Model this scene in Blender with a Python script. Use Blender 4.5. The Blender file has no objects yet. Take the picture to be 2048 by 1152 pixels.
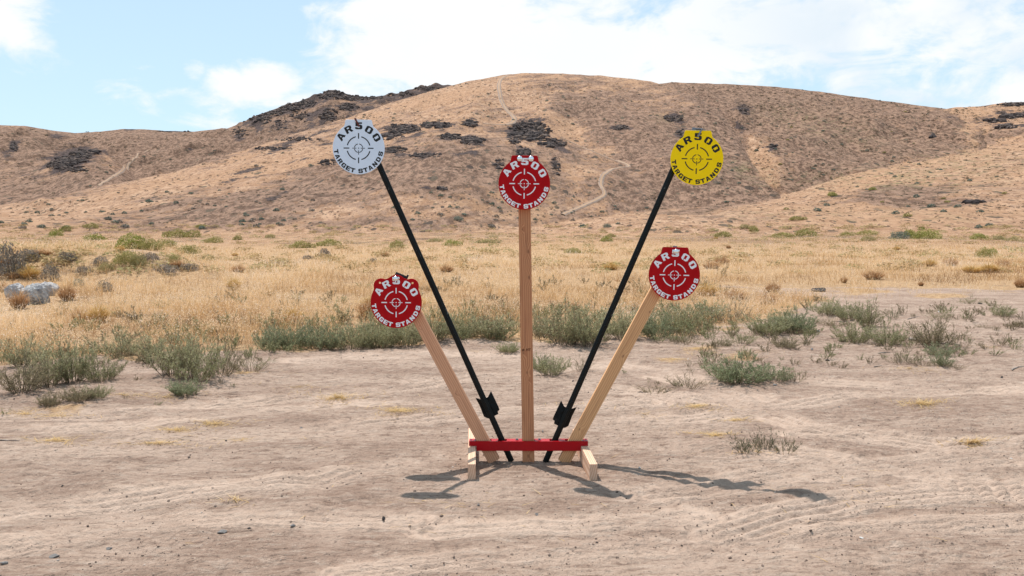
import bpy, bmesh, math, random
import numpy as np
from mathutils import Vector, Matrix

C = bpy.context.scene
COL = C.collection
R_ = math.radians

# ------------------------------------------------------------------ camera
F = 1725.0                      # focal length in photo pixels (2048 wide)
CAMZ = 1.377
PITCH = math.atan(126.0 / F)
cam = bpy.data.cameras.new('camera')
cam.sensor_width = 36.0
cam.lens = 36.0 * F / 2048.0
cam.clip_start = 0.05
cam.clip_end = 6000
camo = bpy.data.objects.new('camera', cam)
COL.objects.link(camo)
camo.location = (0, 0, CAMZ)
camo.rotation_euler = (math.pi / 2 - PITCH, 0, 0)
C.camera = camo

# ------------------------------------------------------------------ view
C.view_settings.view_transform = 'Standard'
C.view_settings.look = 'None'
C.view_settings.gamma = 1.0
C.view_settings.exposure = 0.52
C.cycles.max_bounces = 6
C.cycles.transparent_max_bounces = 8

# ------------------------------------------------------------------ sun
SUN = Vector((-0.25, 0.355, 1.0)).normalized()
sl = bpy.data.lights.new('sun', 'SUN')
sl.energy = 3.9
sl.angle = R_(0.5)
sl.color = (1.0, 0.955, 0.89)
so = bpy.data.objects.new('sun', sl)
COL.objects.link(so)
so.rotation_euler = SUN.to_track_quat('Z', 'Y').to_euler()
so.location = (-5, 7, 20)


# ------------------------------------------------------------------ node helper
class NT:
    def __init__(s, tree):
        s.t = tree
        for n in list(tree.nodes):
            tree.nodes.remove(n)

    def n(s, typ, ins=None, **props):
        nd = s.t.nodes.new(typ)
        for k, v in props.items():
            setattr(nd, k, v)
        for k, v in (ins or {}).items():
            sock = nd.inputs[k]
            if isinstance(v, bpy.types.NodeSocket):
                s.t.links.new(v, sock)
            elif isinstance(v, bpy.types.Node):
                s.t.links.new(v.outputs[0], sock)
            else:
                sock.default_value = v
        return nd

    def math(s, op, a, b=0.0, c=0.0, clamp=False):
        return s.n('ShaderNodeMath', {0: a, 1: b, 2: c}, operation=op, use_clamp=clamp).outputs[0]

    def noise(s, vec, scale, detail=4.0, rough=0.55, dist=0.0):
        return s.n('ShaderNodeTexNoise', {'Vector': vec, 'Scale': scale, 'Detail': detail,
                                          'Roughness': rough, 'Distortion': dist}).outputs[0]

    def mapr(s, v, a, b, c=0.0, d=1.0, smooth=True):
        return s.n('ShaderNodeMapRange', {0: v, 1: a, 2: b, 3: c, 4: d},
                   interpolation_type='SMOOTHSTEP' if smooth else 'LINEAR').outputs[0]

    def mix(s, f, a, b, mode='MIX'):
        nd = s.t.nodes.new('ShaderNodeMix')
        nd.data_type = 'RGBA'
        nd.blend_type = mode
        for sock, v in ((nd.inputs[0], f), (nd.inputs[6], a), (nd.inputs[7], b)):
            if isinstance(v, bpy.types.NodeSocket):
                s.t.links.new(v, sock)
            elif isinstance(v, (tuple, list)):
                sock.default_value = tuple(v) + ((1.0,) if len(v) == 3 else ())
            else:
                sock.default_value = v
        return nd.outputs[2]

    def attr(s, name):
        return s.n('ShaderNodeAttribute', attribute_name=name).outputs['Fac']

    def scalev(s, v, xyz):
        return s.n('ShaderNodeMapping', {'Vector': v, 'Scale': xyz}).outputs[0]

    def ramp(s, f, stops):
        nd = s.n('ShaderNodeValToRGB', {0: f})
        cr = nd.color_ramp
        while len(cr.elements) < len(stops):
            cr.elements.new(0.5)
        for e, (p, c) in zip(cr.elements, stops):
            e.position = p
            e.color = tuple(c) + (1.0,)
        return nd.outputs[0]


# ------------------------------------------------------------------ projection
cp, sp = math.cos(PITCH), math.sin(PITCH)


def rays(px, py):
    px = np.asarray(px, float)
    py = np.asarray(py, float)
    u = (px - 1024.0) / F
    v = (576.0 - py) / F
    return u, cp + v * sp, -sp + v * cp      # x, y, z


def azel(px, py):
    x, y, z = rays(px, py)
    return np.arctan2(x, y), z / np.hypot(x, y)


def project(x, y, z):
    z = z - CAMZ
    d = y * cp - z * sp
    v = y * sp + z * cp
    d = np.maximum(d, 1e-3)
    return 1024.0 + F * x / d, 576.0 - F * v / d


def at_y(px, py, Y):
    x, y, z = rays(px, py)
    k = Y / y
    return Vector((float(x * k), Y, float(CAMZ + z * k)))


# ------------------------------------------------------------------ world
SUN_EL = math.asin(SUN.z)
SUN_ROT = math.atan2(SUN.x, SUN.y)
w = bpy.data.worlds.new('World')
C.world = w
w.use_nodes = True
q = NT(w.node_tree)
sky = q.n('ShaderNodeTexSky', sky_type='NISHITA', sun_disc=False, sun_elevation=SUN_EL,
          sun_rotation=SUN_ROT, air_density=1.0, dust_density=0.6, ozone_density=1.6, altitude=1300)
tc = q.n('ShaderNodeTexCoord')
dirv = tc.outputs['Generated']
sep = q.n('ShaderNodeSeparateXYZ', {0: dirv})
azn = q.math('ARCTAN2', sep.outputs[0], sep.outputs[1])
eln = q.math('ARCSINE', sep.outputs[2])
ae = q.n('ShaderNodeCombineXYZ', {0: azn, 1: eln}).outputs[0]
blobs = [(-25, 30, 95, 72, .95), (250, 190, 85, 34, .42), (300, 225, 40, 22, .30), (395, 145, 30, 24, .34),
         (520, 165, 90, 60, .84), (470, 165, 60, 40, .7), (560, 215, 150, 55, .60), (430, 248, 120, 22, .45), (330, 245, 60, 12, .25),
         (720, 120, 150, 120, .70), (900, 90, 260, 150, .95), (1250, 120, 400, 150, .95), (1080, 125, 280, 95, 1.15),
         (1600, 70, 430, 120, .70), (1950, 30, 300, 120, .68), (2250, 120, 260, 200, .7), (1700, 190, 380, 30, .42),
         (860, -60, 200, 60, .5)]
tot = None
for (bx, by, rx, ry, wt) in blobs:
    a0, e0 = azel(bx, by)
    e0 = math.atan(float(e0))
    sub = q.n('ShaderNodeVectorMath', {0: ae, 1: (float(a0), e0, 0)}, operation='SUBTRACT').outputs[0]
    mul = q.n('ShaderNodeVectorMath', {0: sub, 1: (F / rx, F / ry, 1)}, operation='MULTIPLY').outputs[0]
    ln = q.n('ShaderNodeVectorMath', {0: mul}, operation='LENGTH').outputs['Value']
    b = q.mapr(ln, 0.0, 1.7, wt, 0.0)
    tot = b if tot is None else q.math('MAXIMUM', tot, b)
sv = q.scalev(dirv, (1.0, 1.0, 1.9))
n1 = q.noise(sv, 11.0, 9.0, 0.60, 0.5)
n2 = q.noise(sv, 3.0, 5.0, 0.55, 0.3)
n3 = q.noise(sv, 40.0, 6.0, 0.6, 0.6)
field = q.math('ADD', tot, q.math('MULTIPLY', q.math('SUBTRACT', n1, 0.5), 1.7))
field = q.math('ADD', field, q.math('MULTIPLY', q.math('SUBTRACT', n3, 0.5), 0.40))
# elsewhere in the sky (out of the photograph) scattered cloud too
high = q.mapr(eln, 0.32, 0.6)
field = q.math('ADD', field, q.math('MULTIPLY', high, q.math('MULTIPLY', q.math('SUBTRACT', n2, 0.42), 2.2)))
cover = q.mapr(field, 0.24, 0.72)
shade = q.mapr(q.noise(sv, 5.0, 5.0, 0.5, 0.4), 0.40, 0.64)
rightside = q.mapr(azn, 0.17, 0.42)
greyf = q.math('MULTIPLY', shade, q.math('MULTIPLY_ADD', rightside, 0.72, 0.10))
SKYK = 0.1
ccol = q.mix(greyf, (7.15, 7.25, 7.35), (5.0, 5.85, 6.6))
veil = q.mapr(eln, -0.02, 0.30, 0.80, 0.66)
skyc = q.mix(veil, q.mix(1.0, sky.outputs[0], (1.02, 1.05, 1.05), 'MULTIPLY'), (4.85, 6.4, 7.35))
fin = q.mix(q.math('MULTIPLY', cover, 0.97), skyc, ccol)
bg = q.n('ShaderNodeBackground', {'Color': fin, 'Strength': SKYK})
q.n('ShaderNodeOutputWorld', {'Surface': bg.outputs[0]})


# ------------------------------------------------------------------ object helpers
def tag(o, label=None, cat=None, group=None, kind=None):
    if label:
        o['label'] = label
    if cat:
        o['category'] = cat
    if group:
        o['group'] = group
    if kind:
        o['kind'] = kind
    return o


def empty(name, loc=(0, 0, 0), rz=0.0):
    o = bpy.data.objects.new(name, None)
    o.empty_display_size = 0.1
    o.location = loc
    o.rotation_euler = (0, 0, rz)
    COL.objects.link(o)
    return o


def link(name, me, mat, parent=None, loc=None):
    o = bpy.data.objects.new(name, me)
    if mat is not None and not me.materials:
        me.materials.append(mat)
    COL.objects.link(o)
    if parent is not None:
        o.parent = parent
    if loc is not None:
        o.location = loc
    return o


def raw_mesh(name, V, faces, attrs=None, smooth=False):
    """faces: list of (array n x k) index arrays"""
    me = bpy.data.meshes.new(name)
    V = np.asarray(V, np.float32)
    me.vertices.add(len(V))
    me.vertices.foreach_set('co', V.ravel())
    loops = np.concatenate([f.ravel() for f in faces]).astype(np.int32)
    tot = np.concatenate([np.full(len(f), f.shape[1], np.int32) for f in faces])
    start = np.concatenate([[0], np.cumsum(tot)[:-1]]).astype(np.int32)
    me.loops.add(len(loops))
    me.loops.foreach_set('vertex_index', loops)
    me.polygons.add(len(tot))
    me.polygons.foreach_set('loop_start', start)
    me.polygons.foreach_set('loop_total', tot)
    me.polygons.foreach_set('use_smooth', np.full(len(tot), smooth, bool))
    me.update(calc_edges=True)
    for k, a in (attrs or {}).items():
        at = me.attributes.new(k, 'FLOAT', 'POINT')
        at.data.foreach_set('value', np.asarray(a, np.float32))
    return me


def bm_mesh(name, bm, smooth=False):
    bmesh.ops.recalc_face_normals(bm, faces=bm.faces)
    me = bpy.data.meshes.new(name)
    bm.to_mesh(me)
    bm.free()
    if smooth:
        for p in me.polygons:
            p.use_smooth = True
    return me


def add_box(bm, a, b, mat=None, bev=0.0):
    c = (Vector(a) + Vector(b)) / 2
    s = Vector(b) - Vector(a)
    r = bmesh.ops.create_cube(bm, size=1.0)
    vs = r['verts']
    for v in vs:
        v.co = Vector((v.co.x * s.x, v.co.y * s.y, v.co.z * s.z)) + c
    if bev > 0:
        es = list({e for v in vs for e in v.link_edges})
        rb = bmesh.ops.bevel(bm, geom=es, offset=bev, segments=2, affect='EDGES', profile=0.7)
        vs = list({v for f in rb['faces'] for v in f.verts} | {v for v in vs if v.is_valid})
    if mat is not None:
        for v in vs:
            v.co = mat @ v.co
    return vs


def add_cyl(bm, p0, p1, r0, r1=None, seg=12):
    r1 = r0 if r1 is None else r1
    p0, p1 = Vector(p0), Vector(p1)
    d = p1 - p0
    rot = d.to_track_quat('Z', 'Y').to_matrix().to_4x4()
    M = Matrix.Translation((p0 + p1) / 2) @ rot
    bmesh.ops.create_cone(bm, cap_ends=True, segments=seg, radius1=r0, radius2=r1, depth=d.length, matrix=M)


def add_prism(bm, pts, y0, y1):
    """polygon in xz extruded along y"""
    a = [bm.verts.new((x, y0, z)) for x, z in pts]
    b = [bm.verts.new((x, y1, z)) for x, z in pts]
    bm.faces.new(a)
    bm.faces.new(b[::-1])
    n = len(pts)
    for i in range(n):
        bm.faces.new((a[i], b[i], b[(i + 1) % n], a[(i + 1) % n]))


def curve_plate(name, polys, half, bev=0.0):
    """filled 2-D outlines (holes by even-odd) given a thickness; returned in the xz plane facing -y"""
    cu = bpy.data.curves.new(name, 'CURVE')
    cu.dimensions = '2D'
    cu.fill_mode = 'BOTH'
    cu.extrude = half
    cu.bevel_depth = bev
    cu.bevel_resolution = 1
    for pts in polys:
        s = cu.splines.new('POLY')
        s.points.add(len(pts) - 1)
        for p, (x, y) in zip(s.points, pts):
            p.co = (x, y, 0, 1)
        s.use_cyclic_u = True
    o = bpy.data.objects.new(name, cu)
    COL.objects.link(o)
    dg = bpy.context.evaluated_depsgraph_get()
    me = bpy.data.meshes.new_from_object(o.evaluated_get(dg))
    bpy.data.objects.remove(o)
    bpy.data.curves.remove(cu)
    me.transform(Matrix(((1, 0, 0, 0), (0, 0, -1, 0), (0, 1, 0, 0), (0, 0, 0, 1))))
    me.name = name
    me.materials.clear()
    return me


ORD = ['first', 'second', 'third', 'fourth', 'fifth', 'sixth', 'seventh', 'eighth', 'ninth', 'tenth', 'eleventh', 'twelfth', 'thirteenth',
       'fourteenth', 'fifteenth', 'sixteenth', 'seventeenth', 'eighteenth', 'nineteenth', 'twentieth']


def label_out(items, marks, cat, group):
    """name each of many look-alikes by its rank going out from a landmark in one direction"""
    byk = {}
    for o, what, a_, b_ in items:
        nm, lx, ly = min(marks, key=lambda t: (t[1] - a_) ** 2 + 2.5 * (t[2] - b_) ** 2)
        dx, dy = a_ - lx, b_ - ly
        w1 = 'upper ' if dy < -.4 * abs(dx) else ('lower ' if dy > .4 * abs(dx) else '')
        byk.setdefault((nm, w1 + ('left' if dx < 0 else 'right')), []).append((math.hypot(dx, dy), o, what))
    for (nm, d_), L in byk.items():
        for i, (_, o, what) in enumerate(sorted(L, key=lambda t: t[0])):
            tag(o, '%s, %s out from %s, %s side' % (what, ORD[min(i, 19)], nm, d_), cat, group)


# ------------------------------------------------------------------ numpy noise
def hash2(ix, iy, seed):
    h = (ix.astype(np.int64) * 374761393 + iy.astype(np.int64) * 668265263 + seed * 1442695041) & 0x7fffffff
    h = ((h ^ (h >> 13)) * 1274126177) & 0x7fffffff
    h = h ^ (h >> 16)
    return (h & 0xffff) / 65535.0


def vnoise(x, y, seed=0):
    xi = np.floor(x)
    yi = np.floor(y)
    fx = x - xi
    fy = y - yi
    fx = fx * fx * fx * (fx * (fx * 6 - 15) + 10)
    fy = fy * fy * fy * (fy * (fy * 6 - 15) + 10)
    xi = xi.astype(np.int64)
    yi = yi.astype(np.int64)
    a = hash2(xi, yi, seed)
    b = hash2(xi + 1, yi, seed)
    c = hash2(xi, yi + 1, seed)
    d = hash2(xi + 1, yi + 1, seed)
    return (a + (b - a) * fx) * (1 - fy) + (c + (d - c) * fx) * fy


def fbm(x, y, oct=4, seed=0, gain=0.5):
    s = 0.0
    a = 1.0
    t = 0.0
    for i in range(oct):
        s = s + a * (vnoise(x, y, seed + i * 17) * 2 - 1)
        t += a
        a *= gain
        x, y = (x * 1.62 + y * 1.24) + 11.3, (y * 1.62 - x * 1.24) - 7.1
    return s / t


def sstep(x, a, b):
    t = np.clip((x - a) / (b - a), 0, 1)
    return t * t * (3 - 2 * t)


# ------------------------------------------------------------------ ground height
BORD = np.array([(-900, 800), (0, 742), (200, 712), (400, 708), (640, 688), (900, 672), (1200, 676), (1400, 668),
                 (1560, 640), (1640, 606), (1760, 590), (2048, 578), (2900, 560)], float)


def border(px):
    return np.interp(px, BORD[:, 0], BORD[:, 1])


def gpt(px, py):
    """photo pixel -> flat ground x,y"""
    x, y, z = rays(px, py)
    k = -CAMZ / np.minimum(z, -1e-4)
    return x * k, y * k


TRK = []
for pts, wd, per, amp in [
    ([(690, 1150), (950, 1118), (1150, 1096), (1330, 1085)], .16, .040, .006),
    ([(1300, 985), (1560, 950), (1700, 938), (1850, 925), (2060, 905), (2300, 890)], .26, .07, .011),
    ([(1420, 1065), (1700, 1000), (1900, 985), (2200, 965)], .20, .055, .009),
    ([(1400, 900), (1650, 915), (1900, 960), (2200, 1010)], .24, .06, .009),
    ([(1500, 1090), (1750, 1060), (1950, 1045), (2200, 1040)], .20, .05, .008),
    ([(1600, 870), (1800, 880), (1950, 900), (2200, 945)], .22, .07, .010),
    ([(-180, 830), (200, 828), (480, 800), (760, 775), (980, 745), (1150, 730)], .24, .075, .013),
    ([(-80, 915), (300, 890), (620, 860), (900, 830), (1300, 800)], .26, .08, .013),
    ([(-80, 860), (250, 850), (520, 815), (800, 800), (1040, 790)], .2, .07, .010),
    ([(-50, 1030), (350, 985), (640, 960), (800, 930)], .2, .06, .008),
    ([(-50, 1100), (250, 1050), (560, 1030), (820, 1040)], .18, .05, .006),
    ([(1180, 770), (1450, 800), (1600, 850), (1850, 880), (2200, 895)], .25, .08, .012),
    ([(1100, 850), (1400, 835), (1700, 790), (2200, 765)], .22, .08, .011),
    ([(600, 720), (900, 700), (1250, 730), (1500, 790)], .3, .1, .010),
    ([(1600, 760), (1850, 770), (2200, 800)], .3, .1, .010),
    ([(860, 1060), (1150, 1050), (1400, 1030)], .14, .05, .005),
]:
    P = [gpt(a, b) for a, b in pts]
    TRK.append((np.array([(float(a), float(b)) for a, b in P]), wd, per, amp))


def gz_macro(x, y):
    r = np.hypot(x, y)
    az = np.arctan2(x, y)
    z = 0.05 * fbm(x / 2.6, y / 2.6, 2, 5) * sstep(r, 5.6, 8.5)
    z = z + 0.22 * fbm(x / 22, y / 22, 3, 9) * sstep(r, 14, 40)
    # cut bank on the left
    m = sstep(-az, R_(17), R_(24)) * sstep(-az, R_(60), R_(44))
    rb = 23 + 1.5 * fbm(az * 14, az * 3 + 2, 2, 3)
    z = z + 0.62 * m * sstep(r, rb, rb + 3.2) * (1 - sstep(r, 34, 90))
    # low berm on the right where bare dirt meets the grass
    px = 1024 + F * np.tan(np.clip(az, -1.4, 1.4))
    z = z + 0.10 * np.exp(-((r - 14.5) / 1.6) ** 2) * sstep(az, R_(14), R_(22))
    z = z - 2.5 * sstep(r, 130, 420)
    return z


def packed(x, y):
    """how much a wheel has smoothed the dirt here"""
    out = np.zeros(x.shape)
    for P, wd, per, amp in TRK:
        best = np.full(x.shape, 9.0)
        for i in range(len(P) - 1):
            a, b = P[i], P[i + 1]
            d = b - a
            t = np.clip(((x - a[0]) * d[0] + (y - a[1]) * d[1]) / (d @ d), 0, 1)
            best = np.minimum(best, np.hypot(x - a[0] - t * d[0], y - a[1] - t * d[1]))
        wob = sstep(vnoise(x / .6 + 9, y / .3, 91), .25, .75)
        out = np.maximum(out, (.35 + .65 * wob) * sstep(1 - best / wd, 0, .5))
    return out


def gz(x, y):
    x = np.asarray(x, float)
    y = np.asarray(y, float)
    r = np.hypot(x, y)
    z = gz_macro(x, y)
    near = 1 - sstep(r, 14, 22)
    calm = 1 - 0.85 * np.exp(-(((x - 0.1) / 0.9) ** 2 + ((y - 5.0) / 0.7) ** 2))
    z = z + near * calm * (0.022 * fbm(x / .9 + 3, y / .45, 4, 21) + 0.020 * fbm(x / 2.1, y / 1.0, 2, 23) + 0.030 * np.maximum(0, fbm(x / .45, y / .28, 3, 33)) ** 1.3)
    z = z + near * 0.0105 * fbm(x / .11, y / .07, 4, 41, .6) * (0.5 + 1.0 * vnoise(x / 1.3, y / 1.3, 77))
    # heap of sand under the stand
    z = z - 0.012 * np.exp(-(((x - 0.08) / 0.6) ** 4 + ((y - 4.95) / 0.3) ** 4))
    # scuffed hollows around the stand
    for hx, hy, s, a in ((-1.0, 4.5, .16, -.02), (-.62, 4.25, .12, -.015), (-1.5, 4.6, .2, -.018), (1.5, 4.1, .2, -.015),
                         (-.9, 3.9, .15, -.014), (.55, 3.7, .2, -.012), (-1.9, 4.1, .22, -.016), (-.35, 3.75, .14, -.013),
                         (1.0, 4.45, .14, -.012), (-1.25, 4.95, .17, -.016)):
        z = z + a * np.exp(-(((x - hx) / s) ** 2 + ((y - hy) / (s * .8)) ** 2))
    for P, wd, per, amp in TRK:
        best = np.full(x.shape, 9.0)
        sg = np.zeros(x.shape)
        for i in range(len(P) - 1):
            a, b = P[i], P[i + 1]
            d = b - a
            L = math.hypot(*d)
            t = np.clip(((x - a[0]) * d[0] + (y - a[1]) * d[1]) / (L * L), 0, 1)
            qx = x - (a[0] + t * d[0])
            qy = y - (a[1] + t * d[1])
            dd = np.hypot(qx, qy)
            s2 = np.sign(d[0] * qy - d[1] * qx) * dd
            m = dd < best
            best = np.where(m, dd, best)
            sg = np.where(m, s2, sg)
        wdn = np.clip(1 - (best / wd) ** 2, 0, 1)
        wob = .35 + 1.0 * sstep(vnoise(x / .6 + 9, y / .3, 91), .25, .75)
        z = z + 1.15 * amp * wob * wdn * (np.cos(2 * math.pi * sg / (per * 1.2)) - 1.2)
    return z


# ------------------------------------------------------------------ hills (height functions over azimuth and range)
def prof(pts):
    a = []
    for p in pts:
        az, te = azel(p[0], p[1])
        a.append((float(az), float(te), p[2]))
    a = np.array(sorted(a))
    return a


def foot(pts):
    return np.array([(float(azel(p[0], 440)[0]), p[1]) for p in pts])


HILLS = {
    'A': dict(sky=prof([(-700, 470, 260), (-400, 450, 290), (-100, 425, 330), (0, 411, 350), (90, 396, 365), (170, 379, 380), (260, 361, 400),
                        (342, 345, 420), (450, 312, 445), (547, 281, 470), (620, 258, 495), (700, 234, 520), (790, 203, 540),
                        (870, 179, 560), (930, 164, 570), (1000, 150, 585), (1040, 147, 595), (1100, 146, 600), (1200, 151, 605), (1300, 162, 590),
                        (1380, 186, 550), (1440, 222, 500), (1475, 268, 430), (1505, 328, 350), (1545, 380, 290),
                        (1620, 430, 240), (1750, 470, 200)]),
              foot=foot([(-700, 120), (0, 150), (900, 165), (1150, 210), (1400, 225), (1600, 200), (1800, 150)]),
              px=(-700, 1720), pw=1.12, amp=4.5, seed=101),
    'B': dict(sky=prof([(1150, 260, 700), (1250, 190, 700), (1300, 170, 700), (1350, 164, 705), (1450, 168, 715), (1530, 172, 720),
                        (1600, 178, 715), (1700, 192, 700), (1800, 206, 690), (1890, 217, 680), (1960, 245, 650), (2050, 300, 600),
                        (2150, 350, 520), (2250, 400, 450)]),
              foot=foot([(1100, 400), (1500, 330), (2250, 330)]), px=(1150, 2250), pw=1.05, amp=7.0, seed=202),
    'C': dict(sky=prof([(1650, 330, 640), (1780, 250, 650), (1860, 224, 660), (1910, 215, 665), (1960, 213, 670), (2010, 205, 680),
                        (2048, 203, 690), (2150, 196, 700), (2350, 190, 720), (2600, 215, 740), (2900, 260, 740)]),
              foot=foot([(1650, 420), (2000, 380), (2900, 360)]), px=(1650, 2900), pw=1.1, amp=5.0, seed=303),
    'D': dict(sky=prof([(700, 480, 180), (900, 462, 200), (1000, 452, 215), (1100, 443, 230), (1250, 428, 240), (1400, 413, 260), (1500, 402, 270),
                        (1560, 392, 280), (1640, 368, 305), (1700, 349, 330), (1780, 332, 345), (1850, 320, 360), (1950, 302, 380),
                        (2048, 284, 400), (2250, 262, 430), (2600, 270, 430), (2900, 300, 420)]),
              foot=foot([(700, 110), (1200, 100), (2000, 80), (2900, 80)]), px=(700, 2900), pw=1.35, amp=1.6, seed=404),
    'E': dict(sky=prof([(-900, 300, 1100), (-500, 262, 1100), (-200, 255, 1100), (-60, 249, 1100), (0, 250, 1100), (50, 252, 1100), (100, 260, 1100),
                        (150, 266, 1090), (200, 263, 1080), (250, 258, 1075), (280, 258, 1075), (330, 262, 1080), (390, 263, 1090),
                        (450, 256, 1100), (550, 280, 1100)]),
              foot=foot([(-900, 620), (550, 620)]), px=(-900, 560), pw=1.0, amp=11.0, seed=505),
    'F': dict(sky=prof([(0, 400, 560), (120, 365, 600), (200, 340, 640), (260, 315, 680), (310, 296, 700), (390, 272, 740), (455, 257, 770),
                        (480, 247, 780), (510, 232, 785), (545, 219, 790), (575, 208, 792), (595, 210, 792), (620, 203, 795),
                        (640, 190, 797), (658, 180, 800), (672, 180, 800), (700, 190, 800), (740, 194, 800), (780, 190, 800),
                        (810, 184, 805), (850, 174, 810), (895, 169, 815), (950, 178, 820), (1100, 220, 830)]),
              foot=foot([(0, 400), (1100, 480)]), px=(0, 1100), pw=1.15, amp=8.0, seed=606),
    'G': dict(sky=prof([(-500, 330, 640), (-200, 340, 620), (0, 344, 600), (60, 338, 590), (100, 326, 585), (130, 310, 580), (165, 296, 580),
                        (190, 298, 580), (215, 310, 585), (240, 326, 590), (262, 345, 600), (290, 372, 600), (340, 390, 600)]),
              foot=foot([(-500, 380), (340, 400)]), px=(-500, 340), pw=1.0, amp=4.0, seed=707),
}


def hill_z(h, az, r):
    sk = h['sky']
    te = np.interp(az, sk[:, 0], sk[:, 1])
    rc = np.interp(az, sk[:, 0], sk[:, 2])
    rf = np.interp(az, h['foot'][:, 0], h['foot'][:, 1])
    zc = CAMZ + rc * te
    t = (r - rf) / (rc - rf)
    tt = np.clip(t, 0, 1)
    sh = tt ** h['pw']
    x = r * np.sin(az)
    y = r * np.cos(az)
    win = sstep(tt, 0.0, .25) * sstep(1 - tt, 0.0, .22)
    sd = h['seed']
    n = 1.2 * h['amp'] * fbm(x / 62, y / 95, 4, sd, .55) + 0.55 * h['amp'] * (.7 - 2.4 * np.abs(fbm(x / 34 + 5, y / 110, 3, sd + 5)))
    n = n * win + 0.5 * fbm(x / 9, y / 9, 3, sd + 9) * sstep(tt, 0, .1)
    if h is HILLS['F']:
        n = n + 7.0 * np.maximum(0, fbm(x / 16, y / 26, 3, 88)) * sstep(tt, .45, .9)
    z = -1.5 + (zc + 1.5) * sh + n
    back = zc + n - (r - rc) * .42
    return np.where(t > 1, np.maximum(back, -12), np.where(t < 0, -1.5 + (r - rf) * .05, z))


def all_z(az, r):
    z = gz_macro(r * np.sin(az), r * np.cos(az))
    for k, h in HILLS.items():
        a0, a1 = float(azel(h['px'][0], 440)[0]), float(azel(h['px'][1], 440)[0])
        m = (az >= a0) & (az <= a1)
        z = np.where(m, np.maximum(z, hill_z(h, az, r)), z)
    return z


# lookup: first surface hit for a photo pixel
LAZ = np.linspace(azel(-350, 440)[0], azel(2400, 440)[0], 1100)
LR = np.exp(np.linspace(math.log(4.0), math.log(1150), 700))
_A, _Rr = np.meshgrid(LAZ, LR, indexing='ij')
LTE = (all_z(_A, _Rr) - CAMZ) / _Rr
del _A, _Rr
LMAX = np.maximum.accumulate(LTE, axis=1)


def place(px, py):
    az, te = azel(px, py)
    az = np.atleast_1d(az)
    te = np.atleast_1d(te)
    i = np.clip(np.round((az - LAZ[0]) / (LAZ[1] - LAZ[0])).astype(int), 0, len(LAZ) - 1)
    out = np.full((len(az), 3), np.nan)
    for k in range(len(az)):
        col = LMAX[i[k]]
        j = int(np.searchsorted(col, te[k]))
        if j >= len(LR):
            continue
        if j == 0:
            r = LR[0]
        else:
            f = (te[k] - col[j - 1]) / max(col[j] - col[j - 1], 1e-9)
            r = LR[j - 1] + (LR[j] - LR[j - 1]) * min(max(f, 0), 1)
        x, y = r * math.sin(az[k]), r * math.cos(az[k])
        out[k] = (x, y, 0)
    ok = ~np.isnan(out[:, 0])
    if ok.any():
        X, Y = out[ok, 0], out[ok, 1]
        Rr = np.hypot(X, Y)
        out[ok, 2] = np.where(Rr < 60, gz(X, Y), all_z(np.arctan2(X, Y), Rr))
    return out


# ------------------------------------------------------------------ masks of bare rock and scree on the hills (photo places)
# (cx, cy, rx, ry, angle deg, strength)
ROCKY = [(1062, 264, 42, 24, 20, 1), (1105, 285, 32, 10, 25, .9), (1030, 270, 22, 14, 0, .8), (1045, 302, 14, 12, 0, .9),
         (885, 250, 20, 8, 0, 1), (940, 246, 16, 8, 0, 1), (855, 250, 16, 7, 0, .9), (805, 257, 38, 13, -5, 1), (835, 270, 18, 8, 0, .7),
         (785, 272, 30, 10, 10, .9), (905, 273, 28, 7, 0, .9), (945, 280, 28, 10, 20, 1), (948, 300, 12, 12, 0, .8),
         (975, 268, 10, 5, 0, .8), (1238, 255, 22, 6, 0, .9), (1345, 233, 26, 11, 25, .8), (1366, 268, 22, 12, 0, .9),
         (884, 377, 16, 5, 0, .9), (846, 374, 22, 4, 5, .8), (850, 310, 34, 7, -20, .7), (790, 300, 26, 8, 20, .5),
         (905, 312, 40, 6, -10, .4), (1000, 330, 18, 14, -40, .5), (1110, 330, 10, 22, -35, .6), (655, 325, 18, 7, -20, .8),
         (610, 276, 50, 4, -18, .8), (560, 298, 40, 4, -20, .7), (640, 292, 35, 4, -12, .7), (600, 320, 45, 4, -18, .6),
         (500, 340, 50, 5, -14, .6), (455, 362, 60, 5, -12, .6), (560, 390, 40, 5, -25, .5), (510, 425, 50, 4, -20, .5),
         (665, 188, 36, 14, 0, 1), (580, 217, 34, 12, -22, 1), (655, 230, 20, 14, 20, .9), (700, 214, 30, 10, 10, .8),
         (515, 240, 36, 14, -25, .9), (480, 272, 16, 12, -20, .7), (800, 187, 34, 5, -8, 1), (860, 176, 34, 6, -10, 1),
         (620, 238, 20, 14, 50, .7), (740, 215, 40, 8, 0, .7), (560, 250, 20, 22, 30, .6), (740, 197, 30, 5, 0, .8),
         (165, 304, 42, 12, 5, 1.2), (130, 322, 44, 20, -20, 1.2), (150, 342, 30, 6, 0, .7), (228, 302, 16, 3, 0, .5),
         (70, 352, 50, 6, -5, .5), (28, 292, 10, 14, 30, .9), (12, 308, 12, 8, 0, .6), (15, 322, 10, 5, -40, .6),
         (115, 273, 26, 5, 0, .8), (85, 318, 20, 4, 0, .5), (260, 259, 16, 2.5, 0, .9), (350, 262, 40, 2.5, 0, .9),
         (1995, 240, 30, 5, -8, .9), (2025, 232, 34, 6, -8, 1), (2032, 208, 40, 5, -5, 1), (1965, 208, 16, 5, 0, .9),
         (2010, 252, 26, 6, -5, 1), (2045, 250, 16, 5, 0, .9), (2000, 226, 24, 4, -10, .7), (1545, 293, 12, 6, -20, .8),
         (1490, 218, 18, 12, 0, .8), (1478, 252, 9, 22, -25, .6), (1470, 285, 8, 22, -30, .5), (1950, 405, 22, 5, 0, .7),
         (1865, 272, 7, 5, 0, .9), (1530, 296, 16, 4, -10, .5), (1895, 235, 14, 3, 0, .5)]
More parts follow.
